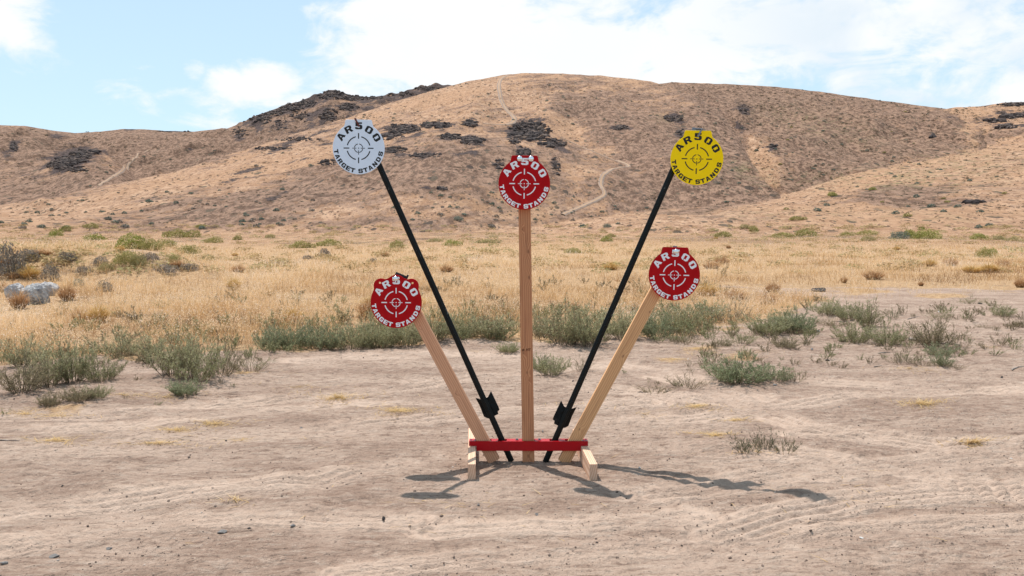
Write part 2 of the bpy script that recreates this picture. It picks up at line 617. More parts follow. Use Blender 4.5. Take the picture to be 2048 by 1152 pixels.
SCREE = [(700, 360, 330, 45, -14, .30), (900, 345, 200, 40, 0, .45), (560, 395, 260, 25, -8, .18), (1300, 300, 130, 60, 15, .40), (1150, 215, 140, 60, 10, .22),
         (1380, 370, 130, 60, 25, .35), (1600, 220, 250, 50, 5, .40), (1700, 300, 250, 70, 5, .40), (1480, 200, 60, 40, 0, .4),
         (1550, 390, 120, 26, -10, .45), (120, 380, 170, 25, -5, .30), (300, 280, 140, 25, 0, .30), (450, 320, 70, 20, -18, .2),
         (80, 290, 120, 30, 0, .30), (650, 250, 140, 40, 0, .30), (620, 440, 400, 14, 0, .18), (1850, 390, 220, 30, 0, .25),
         (1900, 270, 80, 30, 0, .2), (950, 440, 300, 16, 0, .12), (1320, 420, 130, 14, 0, .3),
         (330, 372, 360, 12, -13, -.5), (1130, 245, 120, 14, 30, -.35), (1530, 330, 25, 45, -15, -.7), (820, 210, 200, 12, -17, -.25),
         (1350, 330, 120, 12, 28, -.3), (1600, 400, 200, 12, -14, -.3), (1940, 265, 22, 40, -10, -.5), (1500, 215, 90, 12, 25, -.2),
         (800, 430, 500, 10, 0, -.1), (560, 345, 90, 7, -20, -.3), (1700, 365, 220, 14, -12, -.35)]


def mask(px, py, L, jit=0.0, seed=1):
    out = np.zeros(px.shape)
    for cx, cy, rx, ry, an, st in L:
        c, s = math.cos(R_(an)), math.sin(R_(an))
        dx, dy = px - cx, py - cy
        u = (dx * c + dy * s) / rx
        v = (-dx * s + dy * c) / ry
        g = np.exp(-(u * u + v * v) * .8) * st
        out = out + g if st < 0 or jit == 0 else np.maximum(out, g)
    return out


# ------------------------------------------------------------------ materials
def new_mat(name):
    m = bpy.data.materials.new(name)
    m.use_nodes = True
    q = NT(m.node_tree)
    return m, q


def finish(q, col, rough=0.9, bump=None, bstr=0.5, bdist=0.01, spec=0.3, metal=0.0, coat=0.0, normal=None):
    b = q.n('ShaderNodeBsdfPrincipled', {'Roughness': rough, 'Metallic': metal, 'Specular IOR Level': spec, 'Coat Weight': coat})
    if isinstance(col, bpy.types.NodeSocket):
        q.t.links.new(col, b.inputs['Base Color'])
    else:
        b.inputs['Base Color'].default_value = tuple(col) + (1.0,)
    if bump is not None:
        bn = q.n('ShaderNodeBump', {'Height': bump, 'Strength': bstr, 'Distance': bdist})
        q.t.links.new(bn.outputs[0], b.inputs['Normal'])
    q.n('ShaderNodeOutputMaterial', {'Surface': b.outputs[0]})
    return b


def grass_far_color(q, P, scr, rock, grn):
    """shared colouring of dry slopes: straw grass, bare scree, lava"""
    sx = q.n('ShaderNodeSeparateXYZ', {0: P})
    tilt = q.math('SUBTRACT', sx.outputs[2], q.math('MULTIPLY', sx.outputs[0], .28))
    strat = q.n('ShaderNodeCombineXYZ', {0: q.math('MULTIPLY', sx.outputs[0], .030), 1: q.math('MULTIPLY', sx.outputs[1], .012),
                                         2: q.math('MULTIPLY', tilt, .24)}).outputs[0]
    st = q.noise(strat, 1.0, 9, .68, .3)
    big = q.noise(P, .022, 6, .6)
    mid = q.noise(q.scalev(P, (1, .55, 1)), .085, 11, .76, .2)
    P2 = q.scalev(P, (1, .32, 1))
    fine = q.noise(P2, .42, 6, .82)
    tiny = q.noise(P2, .95, 3, .8)
    straw = q.mix(q.mapr(fine, .41, .59), (.31, .185, .112), (.56, .375, .250))
    straw = q.mix(q.mapr(big, .38, .62, 0, .6), straw, (.46, .280, .165))
    straw = q.mix(q.mapr(tiny, .46, .36, 0, .7), straw, (.215, .125, .085))
    scree = q.mix(q.mapr(fine, .42, .58), (.115, .072, .052), (.330, .215, .152))
    scree = q.mix(q.mapr(tiny, .56, .68, 0, .6), scree, (.085, .062, .055))
    f = q.math('ADD', q.math('MULTIPLY', st, 1.1), q.math('MULTIPLY', mid, 1.5))
    f = q.math('ADD', f, q.math('MULTIPLY', q.math('SUBTRACT', fine, .5), 1.0))
    f = q.math('ADD', f, q.math('MULTIPLY', q.math('SUBTRACT', scr, .45), .80))
    c = q.mix(q.mapr(f, 1.22, 1.40, 0, .92), straw, scree)
    # dark single clumps of many sizes
    for sc_, th in ((.11, .20), (.23, .22), (.47, .25)):
        vo = q.n('ShaderNodeTexVoronoi', {'Vector': P2, 'Scale': sc_ * 2.2}, feature='F1')
        rnd = q.n('ShaderNodeSeparateColor', {0: vo.outputs['Color']})
        sz = q.mapr(rnd.outputs[0], .45, 1.0, 0.0, th * 1.45, False)
        dd = q.math('ADD', vo.outputs['Distance'], q.math('MULTIPLY', q.math('SUBTRACT', tiny, .5), .22))
        m_ = q.math('MULTIPLY', q.math('LESS_THAN', dd, sz), .9)
        c = q.mix(m_, c, q.mix(rnd.outputs[1], (.065, .050, .042), (.15, .12, .082)))
    if grn is not None:
        gsp = q.mapr(q.noise(P, .30, 5, .75), .50, .60)
        c = q.mix(q.math('MULTIPLY', gsp, grn), c, (.19, .18, .085))
    if rock is not None:
        jag = q.math('ADD', q.math('MULTIPLY', q.math('SUBTRACT', mid, .5), 2.6), q.math('MULTIPLY', q.math('SUBTRACT', st, .5), 1.6))
        jag = q.math('ADD', jag, q.math('MULTIPLY', q.math('SUBTRACT', fine, .5), 1.3))
        rn = q.math('ADD', rock, jag)
        rm = q.mapr(rn, .46, .60)
        rcol = q.mix(q.mapr(tiny, .35, .65), (.036, .029, .032), (.120, .090, .082))
        c = q.mix(q.math('MULTIPLY', rm, .93), c, rcol)
    c = q.mix(1.0, c, (.90, .855, .845), 'MULTIPLY')
    return c, fine, mid


def hill_material(name):
    m, q = new_mat(name)
    P = q.n('ShaderNodeTexCoord').outputs['Object']
    c, fine, mid = grass_far_color(q, P, q.attr('scree'), q.attr('rock'), q.attr('green'))
    h = q.math('ADD', q.math('MULTIPLY', fine, .5), mid)
    finish(q, c, .95, h, .9, 1.6, spec=.1)
    return m


M_HILL = hill_material('dry_hillside')


def ground_material():
    m, q = new_mat('ground_soil')
    P = q.n('ShaderNodeTexCoord').outputs['Object']
    far = q.attr('far')
    gr = q.attr('grassy')
    # sandy dirt
    streak = q.noise(q.scalev(P, (.55, 2.4, 1.0)), 1.0, 6, .62, .6)
    blot = q.noise(P, 1.9, 6, .62, .3)
    fine = q.noise(P, 26.0, 5, .72)
    grain = q.noise(P, 150.0, 3, .7)
    base = q.mix(q.mapr(streak, .38, .62), (.385, .270, .212), (.500, .366, .292))
    fleck = q.noise(q.scalev(P, (8.0, 21.0, 9.0)), 1.0, 6, .72, .4)
    base = q.mix(q.mapr(fleck, .51, .66, 0, .80), base, (.225, .146, .110))
    base = q.mix(q.mapr(fleck, .48, .36, 0, .65), base, (.56, .44, .365))
    base = q.mix(q.mapr(blot, .50, .64, 0, .45), base, (.30, .202, .155))
    base = q.mix(q.mapr(blot, .46, .32, 0, .6), base, (.56, .415, .335))
    base = q.mix(q.mapr(fine, .53, .70, 0, .70), base, (.185, .125, .100))
    base = q.mix(q.mapr(fine, .46, .32, 0, .5), base, (.61, .47, .385))
    base = q.mix(q.mapr(grain, .62, .8, 0, .6), base, (.15, .10, .082))
    base = q.mix(q.math('MULTIPLY', q.attr('packed'), .62), base, (.53, .405, .33))
    # scattered grit
    vo = q.n('ShaderNodeTexVoronoi', {'Vector': P, 'Scale': 34.0, 'Randomness': 1.0}, feature='F1')
    sz = q.mapr(q.n('ShaderNodeSeparateColor', {0: vo.outputs['Color']}).outputs[0], .80, 1.0, 0.0, .26, False)
    gm = q.math('LESS_THAN', vo.outputs['Distance'], sz)
    gcol = q.mix(q.n('ShaderNodeSeparateColor', {0: vo.outputs['Color']}).outputs[1], (.08, .062, .055), (.24, .175, .14))
    base = q.mix(q.math('MULTIPLY', gm, .85), base, gcol)
    # straw litter under the grass
    lit = q.noise(q.scalev(P, (1, 1, 1)), 9.0, 5, .75)
    litter = q.mix(q.mapr(lit, .35, .65), (.34, .205, .115), (.62, .42, .25))
    litter = q.mix(q.mapr(q.noise(P, 1.1, 5, .7), .52, .7, 0, .6), litter, (.22, .15, .105))
    edge = q.math('ADD', gr, q.math('MULTIPLY', q.math('SUBTRACT', q.noise(P, 1.3, 8, .75), .5), 2.2))
    c = q.mix(q.mapr(edge, .35, .68), base, litter)
    z = q.n('ShaderNodeValue')
    z.outputs[0].default_value = 0.30
    fc, f1, f2 = grass_far_color(q, P, z.outputs[0], None, q.attr('green'))
    c = q.mix(far, c, fc)
    h = q.math('ADD', q.math('MULTIPLY', q.noise(P, 7.0, 5, .62), 1.0), q.math('MULTIPLY', fine, .42))
    h = q.math('ADD', h, q.math('MULTIPLY', grain, .10))
    h = q.math('SUBTRACT', h, q.math('MULTIPLY', fleck, .35))
    h = q.math('ADD', h, q.math('MULTIPLY', gm, .16))
    h = q.math('MULTIPLY', h, q.math('SUBTRACT', 1.0, q.math('MULTIPLY', q.attr('packed'), .6)))
    c = q.mix(1.0, c, (.90, .885, .86), 'MULTIPLY')
    finish(q, c, .96, h, 1.0, .075, spec=.08)
    return m


M_GROUND = ground_material()


def leafy(name, stops, trans=.25, rough=.8):
    m, q = new_mat(name)
    t = q.attr('tone')
    oi = q.n('ShaderNodeObjectInfo')
    t2 = q.math('ADD', t, q.math('MULTIPLY', q.math('SUBTRACT', oi.outputs['Random'], .5), .16), clamp=True)
    c = q.ramp(t2, stops)
    d = q.n('ShaderNodeBsdfDiffuse', {'Color': c})
    tr = q.n('ShaderNodeBsdfTranslucent', {'Color': c})
    mx = q.n('ShaderNodeMixShader', {0: trans, 1: d.outputs[0], 2: tr.outputs[0]})
    q.n('ShaderNodeOutputMaterial', {'Surface': mx.outputs[0]})
    return m


M_GRASS = leafy('dry_grass', [(0, (.27, .150, .075)), (.25, (.56, .335, .155)), (.5, (.79, .545, .295)), (.75, (.88, .66, .44)), (1, (.92, .79, .68))], .45)
M_STRAW = leafy('straw', [(0, (.34, .21, .10)), (.5, (.58, .39, .17)), (1, (.70, .54, .33))], .3)
M_WEED = leafy('weed_leaf', [(0, (.20, .195, .10)), (.5, (.38, .365, .20)), (1, (.60, .56, .36))], .45)
M_WEEDB = leafy('weed_leaf_bluish', [(0, (.15, .175, .09)), (.5, (.295, .325, .185)), (1, (.50, .50, .33))], .45)
M_WEEDDRY = leafy('weed_leaf_drying', [(0, (.19, .145, .090)), (.5, (.32, .265, .165)), (1, (.48, .40, .26))], .4)
M_SPRIG = leafy('sprig_leaf', [(0, (.08, .085, .050)), (.5, (.155, .160, .095)), (1, (.27, .27, .17))], .2)
M_STEM = leafy('weed_stem', [(0, (.12, .085, .065)), (.5, (.25, .20, .13)), (1, (.42, .34, .22))], .05)
M_RABBIT = leafy('rabbitbrush_leaf', [(0, (.17, .145, .055)), (.5, (.32, .28, .10)), (1, (.50, .42, .19))], .25)
M_BRIGHT = leafy('bright_green_leaf', [(0, (.14, .145, .035)), (.5, (.28, .28, .075)), (1, (.44, .42, .14))], .25)
M_OLIVE = leafy('olive_leaf', [(0, (.20, .165, .075)), (.5, (.33, .28, .13)), (1, (.48, .40, .20))], .25)
M_SAGE = leafy('sagebrush_leaf', [(0, (.085, .105, .085)), (.5, (.165, .195, .155)), (1, (.27, .30, .245))], .2)
M_GREYTWIG = leafy('grey_twig', [(0, (.11, .088, .072)), (.5, (.24, .20, .165)), (1, (.42, .36, .30))], .1)
M_TANTUFT = leafy('brown_tuft', [(0, (.26, .14, .065)), (.5, (.48, .27, .13)), (1, (.66, .45, .27))], .3)
M_GOLDTUFT = leafy('gold_tuft', [(0, (.36, .21, .07)), (.5, (.58, .36, .12)), (1, (.72, .53, .26))], .3)


def rock_mat(name, a, b, c, sc=6.0, bd=.02):
    m, q = new_mat(name)
    P = q.n('ShaderNodeTexCoord').outputs['Object']
    n = q.noise(P, sc, 7, .65)
    n2 = q.noise(P, sc * 4, 5, .7)
    col = q.mix(q.mapr(n, .38, .62), a, b)
    col = q.mix(q.mapr(n2, .52, .70), col, c)
    finish(q, col, .88, q.math('ADD', n2, n), .8, bd, spec=.3)
    return m


def lava_mat():
    m, q = new_mat('dark_lava')
    P = q.n('ShaderNodeTexCoord').outputs['Object']
    n = q.noise(P, .9, 7, .75)
    c = q.ramp(q.math('ADD', q.math('MULTIPLY', q.attr('tone'), .6), q.math('MULTIPLY', q.math('SUBTRACT', n, .32), 1.1), clamp=True),
               [(0, (.034, .028, .029)), (.4, (.078, .060, .056)), (.7, (.155, .113, .094)), (1, (.28, .19, .135))])
    finish(q, c, .9, n, .9, .6, spec=.2)
    return m


M_LAVA = lava_mat()
M_PALE = rock_mat('pale_quartz', (.78, .73, .70), (.42, .40, .42), (.62, .46, .36), 3.2, .07)
M_PALE2 = rock_mat('grey_blue_quartz', (.27, .265, .285), (.82, .79, .77), (.42, .32, .25), 3.2, .08)
M_STONE = rock_mat('grey_stone', (.23, .21, .20), (.32, .29, .27), (.15, .13, .12), 30, .004)
M_STONEW = rock_mat('white_stone', (.62, .58, .54), (.74, .71, .67), (.45, .40, .36), 30, .004)
M_STONED = rock_mat('dark_stone', (.045, .040, .040), (.08, .07, .068), (.12, .10, .09), 30, .004)
M_CLOD = rock_mat('dirt_clod', (.26, .185, .145), (.18, .125, .10), (.33, .25, .20), 20, .004)


def track_mat():
    m, q = new_mat('track_gravel')
    P = q.n('ShaderNodeTexCoord').outputs['Object']
    rut = q.attr('rut')
    n = q.noise(P, .5, 5, .7)
    c = q.mix(q.mapr(n, .3, .7), (.21, .15, .12), (.335, .25, .20))
    mid = q.mapr(q.math('ADD', rut, q.math('MULTIPLY', q.math('SUBTRACT', n, .5), .9)), .35, .65)
    c = q.mix(mid, (.37, .24, .155), c)
    finish(q, c, .95, n, .5, .3, spec=.1)
    return m


M_TRACK = track_mat()


def wood_mat(name, a, b, dark, knots=()):
    """grain runs along local z; knots are (x, z, size) in the board's own face"""
    m, q = new_mat(name)
    P = q.n('ShaderNodeTexCoord').outputs['Object']
    sx = q.n('ShaderNodeSeparateXYZ', {0: P})
    wob = q.noise(q.scalev(P, (6, 6, .7)), 1.0, 3, .5)
    ring = q.math('ADD', q.math('MULTIPLY', sx.outputs[0], 520.0), q.math('MULTIPLY', wob, 26.0))
    ring = q.math('ADD', ring, q.math('MULTIPLY', sx.outputs[1], 140.0))
    kn = None
    for kx, kz, ks in knots:
        dx = q.math('SUBTRACT', sx.outputs[0], kx)
        dz = q.math('MULTIPLY', q.math('SUBTRACT', sx.outputs[2], kz), .6)
        d = q.math('SQRT', q.math('ADD', q.math('MULTIPLY', dx, dx), q.math('MULTIPLY', dz, dz)))
        g = q.mapr(d, 0.0, ks * 3.2, 1.0, 0.0)
        ring = q.math('ADD', ring, q.math('MULTIPLY', g, 9.0))
        k1 = q.mapr(q.math('ADD', d, q.math('MULTIPLY', q.math('SUBTRACT', q.noise(P, 120.0, 3, .6), .5), .006)), ks * .05, ks * .85, 1.0, 0.0)
        kn = k1 if kn is None else q.math('MAXIMUM', kn, k1)
    s = q.math('MULTIPLY_ADD', q.math('SINE', ring), .5, .5)
    c = q.mix(q.mapr(s, .2, .95), a, b)
    c = q.mix(q.mapr(q.noise(q.scalev(P, (60, 60, 2.5)), 1.0, 4, .6), .52, .75, 0, .6), c, dark)
    c = q.mix(q.mapr(q.noise(q.scalev(P, (8, 8, 1.6)), 1.0, 4, .6), .55, .78, 0, .4), c, dark)
    if kn is not None:
        c = q.mix(q.math('MULTIPLY', kn, .62), c, (.125, .050, .026))
    finish(q, c, .72, q.math('ADD', s, q.noise(q.scalev(P, (90, 90, 6)), 1.0, 3, .6)), .25, .0012, spec=.3)
    return m


def paint(name, col, rough=.35, coat=0.2, spec=.5, var=.06, chips=None):
    m, q = new_mat(name)
    P = q.n('ShaderNodeTexCoord').outputs['Object']
    n = q.noise(P, 14.0, 5, .6)
    n2 = q.noise(P, 160.0, 3, .6)
    dk = tuple(x * (1 - 2.2 * var) for x in col)
    c = q.mix(q.mapr(n, .4, .7), col, dk)
    dust = q.mapr(q.noise(P, 5.0, 6, .7), .56, .8, 0, .05)
    c = q.mix(dust, c, (.42, .33, .27))
    if chips:
        ch = q.mapr(q.noise(q.scalev(P, (30, 30, 9)), 1.0, 4, .75), .64, .72)
        c = q.mix(q.math('MULTIPLY', ch, .7), c, chips)
    finish(q, c, q.mapr(n, .3, .7, rough * .8, rough * 1.3), n2, .12, .0006, spec=spec, coat=coat)
    return m


M_RED = paint('red_enamel', (.42, .0025, .006), .5, .0, .12)
M_BARRED = paint('red_enamel_bar', (.40, .002, .008), .38, .04, .2)
M_WHITE = paint('white_enamel', (.70, .79, .93), .5, .0, .4, .02)
M_YELLOW = paint('yellow_enamel', (.98, .68, .003), .65, .0, .15, .01)
M_LETW = paint('white_lettering', (.80, .82, .86), .5, .0, .3, .02)
M_LETB = paint('black_lettering', (.012, .013, .014), .5, .0, .3, .0)
M_POST = paint('black_green_paint', (.003, .005, .005), .40, .0, .22, .05, chips=(.30, .31, .30))
M_SPADE = paint('black_paint_plate', (.004, .005, .005), .5, .0, .15, .05, chips=(.06, .055, .05))


def metal(name, col, rough):
    m, q = new_mat(name)
    P = q.n('ShaderNodeTexCoord').outputs['Object']
    finish(q, col, rough, q.noise(P, 300.0, 3, .6), .1, .0003, spec=.5, metal=1.0)
    return m


M_CHROME = metal('zinc_bolt', (.82, .84, .86), .18)
M_STEEL = metal('dark_steel', (.20, .21, .23), .35)
M_RUST = paint('rusty_hook', (.13, .028, .020), .6, 0, .3)
M_RUBBER = paint('black_rubber', (.02, .022, .026), .6, 0, .3)

# ------------------------------------------------------------------ ground sheet
def build_ground():
    rows = np.concatenate([np.exp(np.linspace(math.log(.4), math.log(2.6), 24))[:-1],
                           np.exp(np.linspace(math.log(2.6), math.log(13), 560))[:-1],
                           np.exp(np.linspace(math.log(13), math.log(60), 130))[:-1],
                           np.exp(np.linspace(math.log(60), math.log(4000), 90))])
    a0 = R_(39)
    cols = np.concatenate([np.linspace(-a0, a0, 900), np.linspace(a0, 2 * math.pi - a0, 90)[1:-1]])
    A, Rg = np.meshgrid(cols, rows)
    X, Y = Rg * np.sin(A), Rg * np.cos(A)
    Z = gz(X, Y)
    nr, nc = A.shape
    V = np.stack([X.ravel(), Y.ravel(), Z.ravel()], 1)
    idx = np.arange(nr * nc).reshape(nr, nc)
    nx = np.roll(idx, -1, axis=1)
    quads = np.stack([idx[:-1].ravel(), nx[:-1].ravel(), nx[1:].ravel(), idx[1:].ravel()], 1)
    # centre cap
    V = np.vstack([V, [[0, 0, float(gz(np.array([0.]), np.array([0.]))[0])]]])
    cidx = nr * nc
    tris = np.stack([np.full(nc, cidx), nx[0], idx[0]], 1)
    front = (Y > .5)
    px, py = project(X, np.maximum(Y, .5), np.zeros_like(X))
    azr = np.arctan2(X, Y)
    grassy = np.where(front, sstep(border(px) - py + 26 * fbm(X / 1.2, Y / 1.2, 3, 19), -16, 16), sstep(Rg, 9, 12))
    # bare patches inside the grass and straw outside it
    bank = mask(px, py, [(300, 545, 110, 12, 4, .45), (140, 520, 60, 12, 0, .3), (1600, 585, 120, 12, 0, .7), (1700, 600, 80, 10, 0, .6),
                         (1450, 575, 60, 8, 0, .4)], 1)
    grassy = np.clip(grassy - bank * front, 0, 1)
    straw = mask(px, py, [(480, 745, 60, 10, 0, .5), (1480, 715, 60, 10, 0, .7), (1400, 700, 60, 12, 0, .5), (100, 815, 70, 8, 0, .5),
                          (1340, 720, 40, 8, 0, .5), (1800, 735, 60, 6, 0, .3)], 1)
    grassy = np.clip(grassy + straw * front, 0, 1)
    far = sstep(Rg, 40, 90)
    green = .75 * np.exp(-((py - 476) / 9) ** 2) * front * (.35 + .65 * vnoise(px / 60, py / 6, 3))
    pk = np.where(Rg < 20, packed(X, Y), 0)
    at = {k: np.append(v.ravel(), 0) for k, v in dict(packed=pk, grassy=grassy, far=far, green=np.clip(green, 0, 1)).items()}
    me = raw_mesh('ground', V, [quads[:, ::-1], tris[:, ::-1]], at, True)
    o = link('ground', me, M_GROUND)
    o['kind'] = 'structure'


build_ground()


def build_hill(key, h):
    a0, a1 = float(azel(h['px'][0], 440)[0]), float(azel(h['px'][1], 440)[0])
    nc = int((a1 - a0) * F / 3.0)
    az = np.linspace(a0, a1, nc)
    sk = h['sky']
    rc = np.interp(az, sk[:, 0], sk[:, 2])
    rf = np.interp(az, h['foot'][:, 0], h['foot'][:, 1])
    t = np.concatenate([[-.12], np.linspace(0, 1, 210), 1 + np.array([.01, .03, .06, .1, .16, .25, .4])])
    A = np.repeat(az[None], len(t), 0)
    Rg = rf[None] + (rc - rf)[None] * t[:, None]
    Z = hill_z(h, A, Rg)
    X, Y = Rg * np.sin(A), Rg * np.cos(A)
    nr = len(t)
    idx = np.arange(nr * nc).reshape(nr, nc)
    quads = np.stack([idx[:-1, :-1].ravel(), idx[:-1, 1:].ravel(), idx[1:, 1:].ravel(), idx[1:, :-1].ravel()], 1)
    px, py = project(X, Y, Z)
    rock = mask(px, py, ROCKY, 1)
    if key == 'F':
        rock = np.maximum(rock, sstep(px, 455, 520) * (.34 * sstep(np.repeat(t[:, None], nc, 1), .35, .8) + .42 * sstep(np.repeat(t[:, None], nc, 1), .84, .97)
                          + .55 * np.maximum(0, fbm(px / 11 + py / 30, py / 60, 3, 66))))
    scr = np.clip(.30 + mask(px, py, SCREE), 0, 1)
    if key in 'EG':
        scr = np.clip(scr + .30, 0, 1)
    if key == 'F':
        scr = np.clip(scr + .40, 0, 1)
    if key == 'A':
        scr = np.clip(scr + .40 * sstep(px, 1290, 1440) * sstep(py, 200, 260) - .25 * mask(px, py, [(1180, 300, 150, 14, 30, 1)])
                      + .30 * mask(px, py, [(1330, 395, 140, 22, 5, 1), (860, 350, 200, 40, 0, .7)], 1), 0, 1)
    if key == 'B':
        ed = np.interp(py, [215, 268, 328, 380], [1440, 1475, 1505, 1545])
        scr = np.clip(scr - .50 * np.exp(-((px - ed - 16 + 12 * fbm(py / 14, px / 30, 2, 8)) / 13) ** 2) * sstep(py, 240, 300) + .12
                      + .5 * mask(px, py, [(1560, 385, 70, 12, -8, 1), (1480, 228, 40, 26, 20, 1)], 1), 0, 1)
    if key == 'D':
        scr = np.clip(scr - .22 + .25 * mask(px, py, [(1850, 400, 200, 22, 0, 1)], 1), 0, 1)
    green = mask(px, py, [(1850, 345, 220, 20, -5, .6), (1640, 250, 120, 25, 15, .35), (1820, 365, 160, 14, 0, .6),
                          (1500, 345, 50, 20, 20, .5), (1400, 345, 40, 20, 20, .4), (1700, 430, 300, 14, 0, .3),
                          (1960, 320, 120, 20, 0, .4), (1330, 236, 30, 10, 0, .3)], 1)
    me = raw_mesh('hill', np.stack([X.ravel(), Y.ravel(), Z.ravel()], 1), [quads], dict(rock=rock.ravel(), scree=scr.ravel(), green=np.clip(green * 1.3, 0, 1).ravel()), True)
    o = link('hill', me, M_HILL)
    o['kind'] = 'structure'


for k, h in HILLS.items():
    build_hill(k, h)


# dirt tracks up the slopes
def build_track(pts, width):
    P = np.array(pts, float)
    d = np.concatenate([[0], np.cumsum(np.hypot(*np.diff(P, axis=0).T))])
    s = np.linspace(0, d[-1], int(d[-1] / 2.0) + 2)
    W = place(np.interp(s, d, P[:, 0]), np.interp(s, d, P[:, 1]))
    W = W[~np.isnan(W[:, 0])]
    for _ in range(6):
        W[1:-1, :2] = (W[:-2, :2] + 2 * W[1:-1, :2] + W[2:, :2]) / 4
    T = np.gradient(W[:, :2], axis=0)
    T /= np.maximum(np.hypot(T[:, 0], T[:, 1]), 1e-6)[:, None]
    N = np.stack([-T[:, 1], T[:, 0]], 1)
    V, rut = [], []
    offs = np.linspace(-1, 1, 9)
    for o_ in offs:
        wv = width * (1 + .18 * fbm(s[:len(W)] / 14, s[:len(W)] * 0 + o_, 2, 4))
        xy = W[:, :2] + N * (o_ * wv / 2)[:, None]
        az = np.arctan2(xy[:, 0], xy[:, 1])
        z = all_z(az, np.hypot(xy[:, 0], xy[:, 1])) + .30 - .25 * abs(o_) ** 4
        V.append(np.column_stack([xy, z]))
        rut.append(np.full(len(W), 1.0 if .3 < abs(o_) < .95 else .25))
    V = np.stack(V)
    nr, nc = V.shape[:2]
    idx = np.arange(nr * nc).reshape(nr, nc)
    quads = np.stack([idx[:-1, :-1].ravel(), idx[:-1, 1:].ravel(), idx[1:, 1:].ravel(), idx[1:, :-1].ravel()], 1)
    me = raw_mesh('dirt_track', V.reshape(-1, 3), [quads], dict(rut=np.concatenate(rut)), True)
    link('dirt_track', me, M_TRACK)['kind'] = 'structure'


build_track([(1018, 151), (1006, 154), (999, 162), (997, 175), (1000, 188), (1003, 202), (1009, 214), (1018, 225), (1028, 234), (1031, 241), (1023, 247), (1010, 250)], 2.6)
build_track([(1010, 250), (985, 249), (965, 247)], 1.0)
build_track([(1236, 322), (1254, 329), (1260, 334), (1246, 335), (1228, 338), (1212, 345), (1203, 357), (1201, 370), (1209, 383), (1210, 391), (1196, 399), (1168, 412), (1145, 422), (1126, 430)], 1.6)
build_track([(1120, 275), (1170, 297), (1215, 316), (1252, 329)], .7)
build_track([(196, 372), (222, 356), (243, 344), (258, 328), (272, 314), (290, 302), (312, 296)], 1.6)

# ------------------------------------------------------------------ rock shapes
def rock_arrays(rng, sub, flat=.75, cuts=9, rough=.12):
    bm = bmesh.new()
    bmesh.ops.create_icosphere(bm, subdivisions=sub, radius=1.0)
    V = np.array([v.co[:] for v in bm.verts])
    Fc = np.array([[v.index for v in f.verts] for f in bm.faces])
    bm.free()
    for _ in range(cuts):
        n = rng.normal(size=3)
        n /= np.linalg.norm(n)
        d = rng.uniform(.45, .85)
        e = V @ n - d
        V = V - np.outer(np.maximum(e, 0), n)
    V += rng.normal(size=V.shape) * rough * .25
    V *= np.array([1, rng.uniform(.65, .95), flat * rng.uniform(.8, 1.1)])
    return V, Fc


def rotz(V, a):
    c, s = math.cos(a), math.sin(a)
    return np.stack([V[:, 0] * c - V[:, 1] * s, V[:, 0] * s + V[:, 1] * c, V[:, 2]], 1)


RNG = np.random.default_rng(7)
RARR = [rock_arrays(np.random.default_rng(50 + i), 1, .8, 6, .3) for i in range(8)]

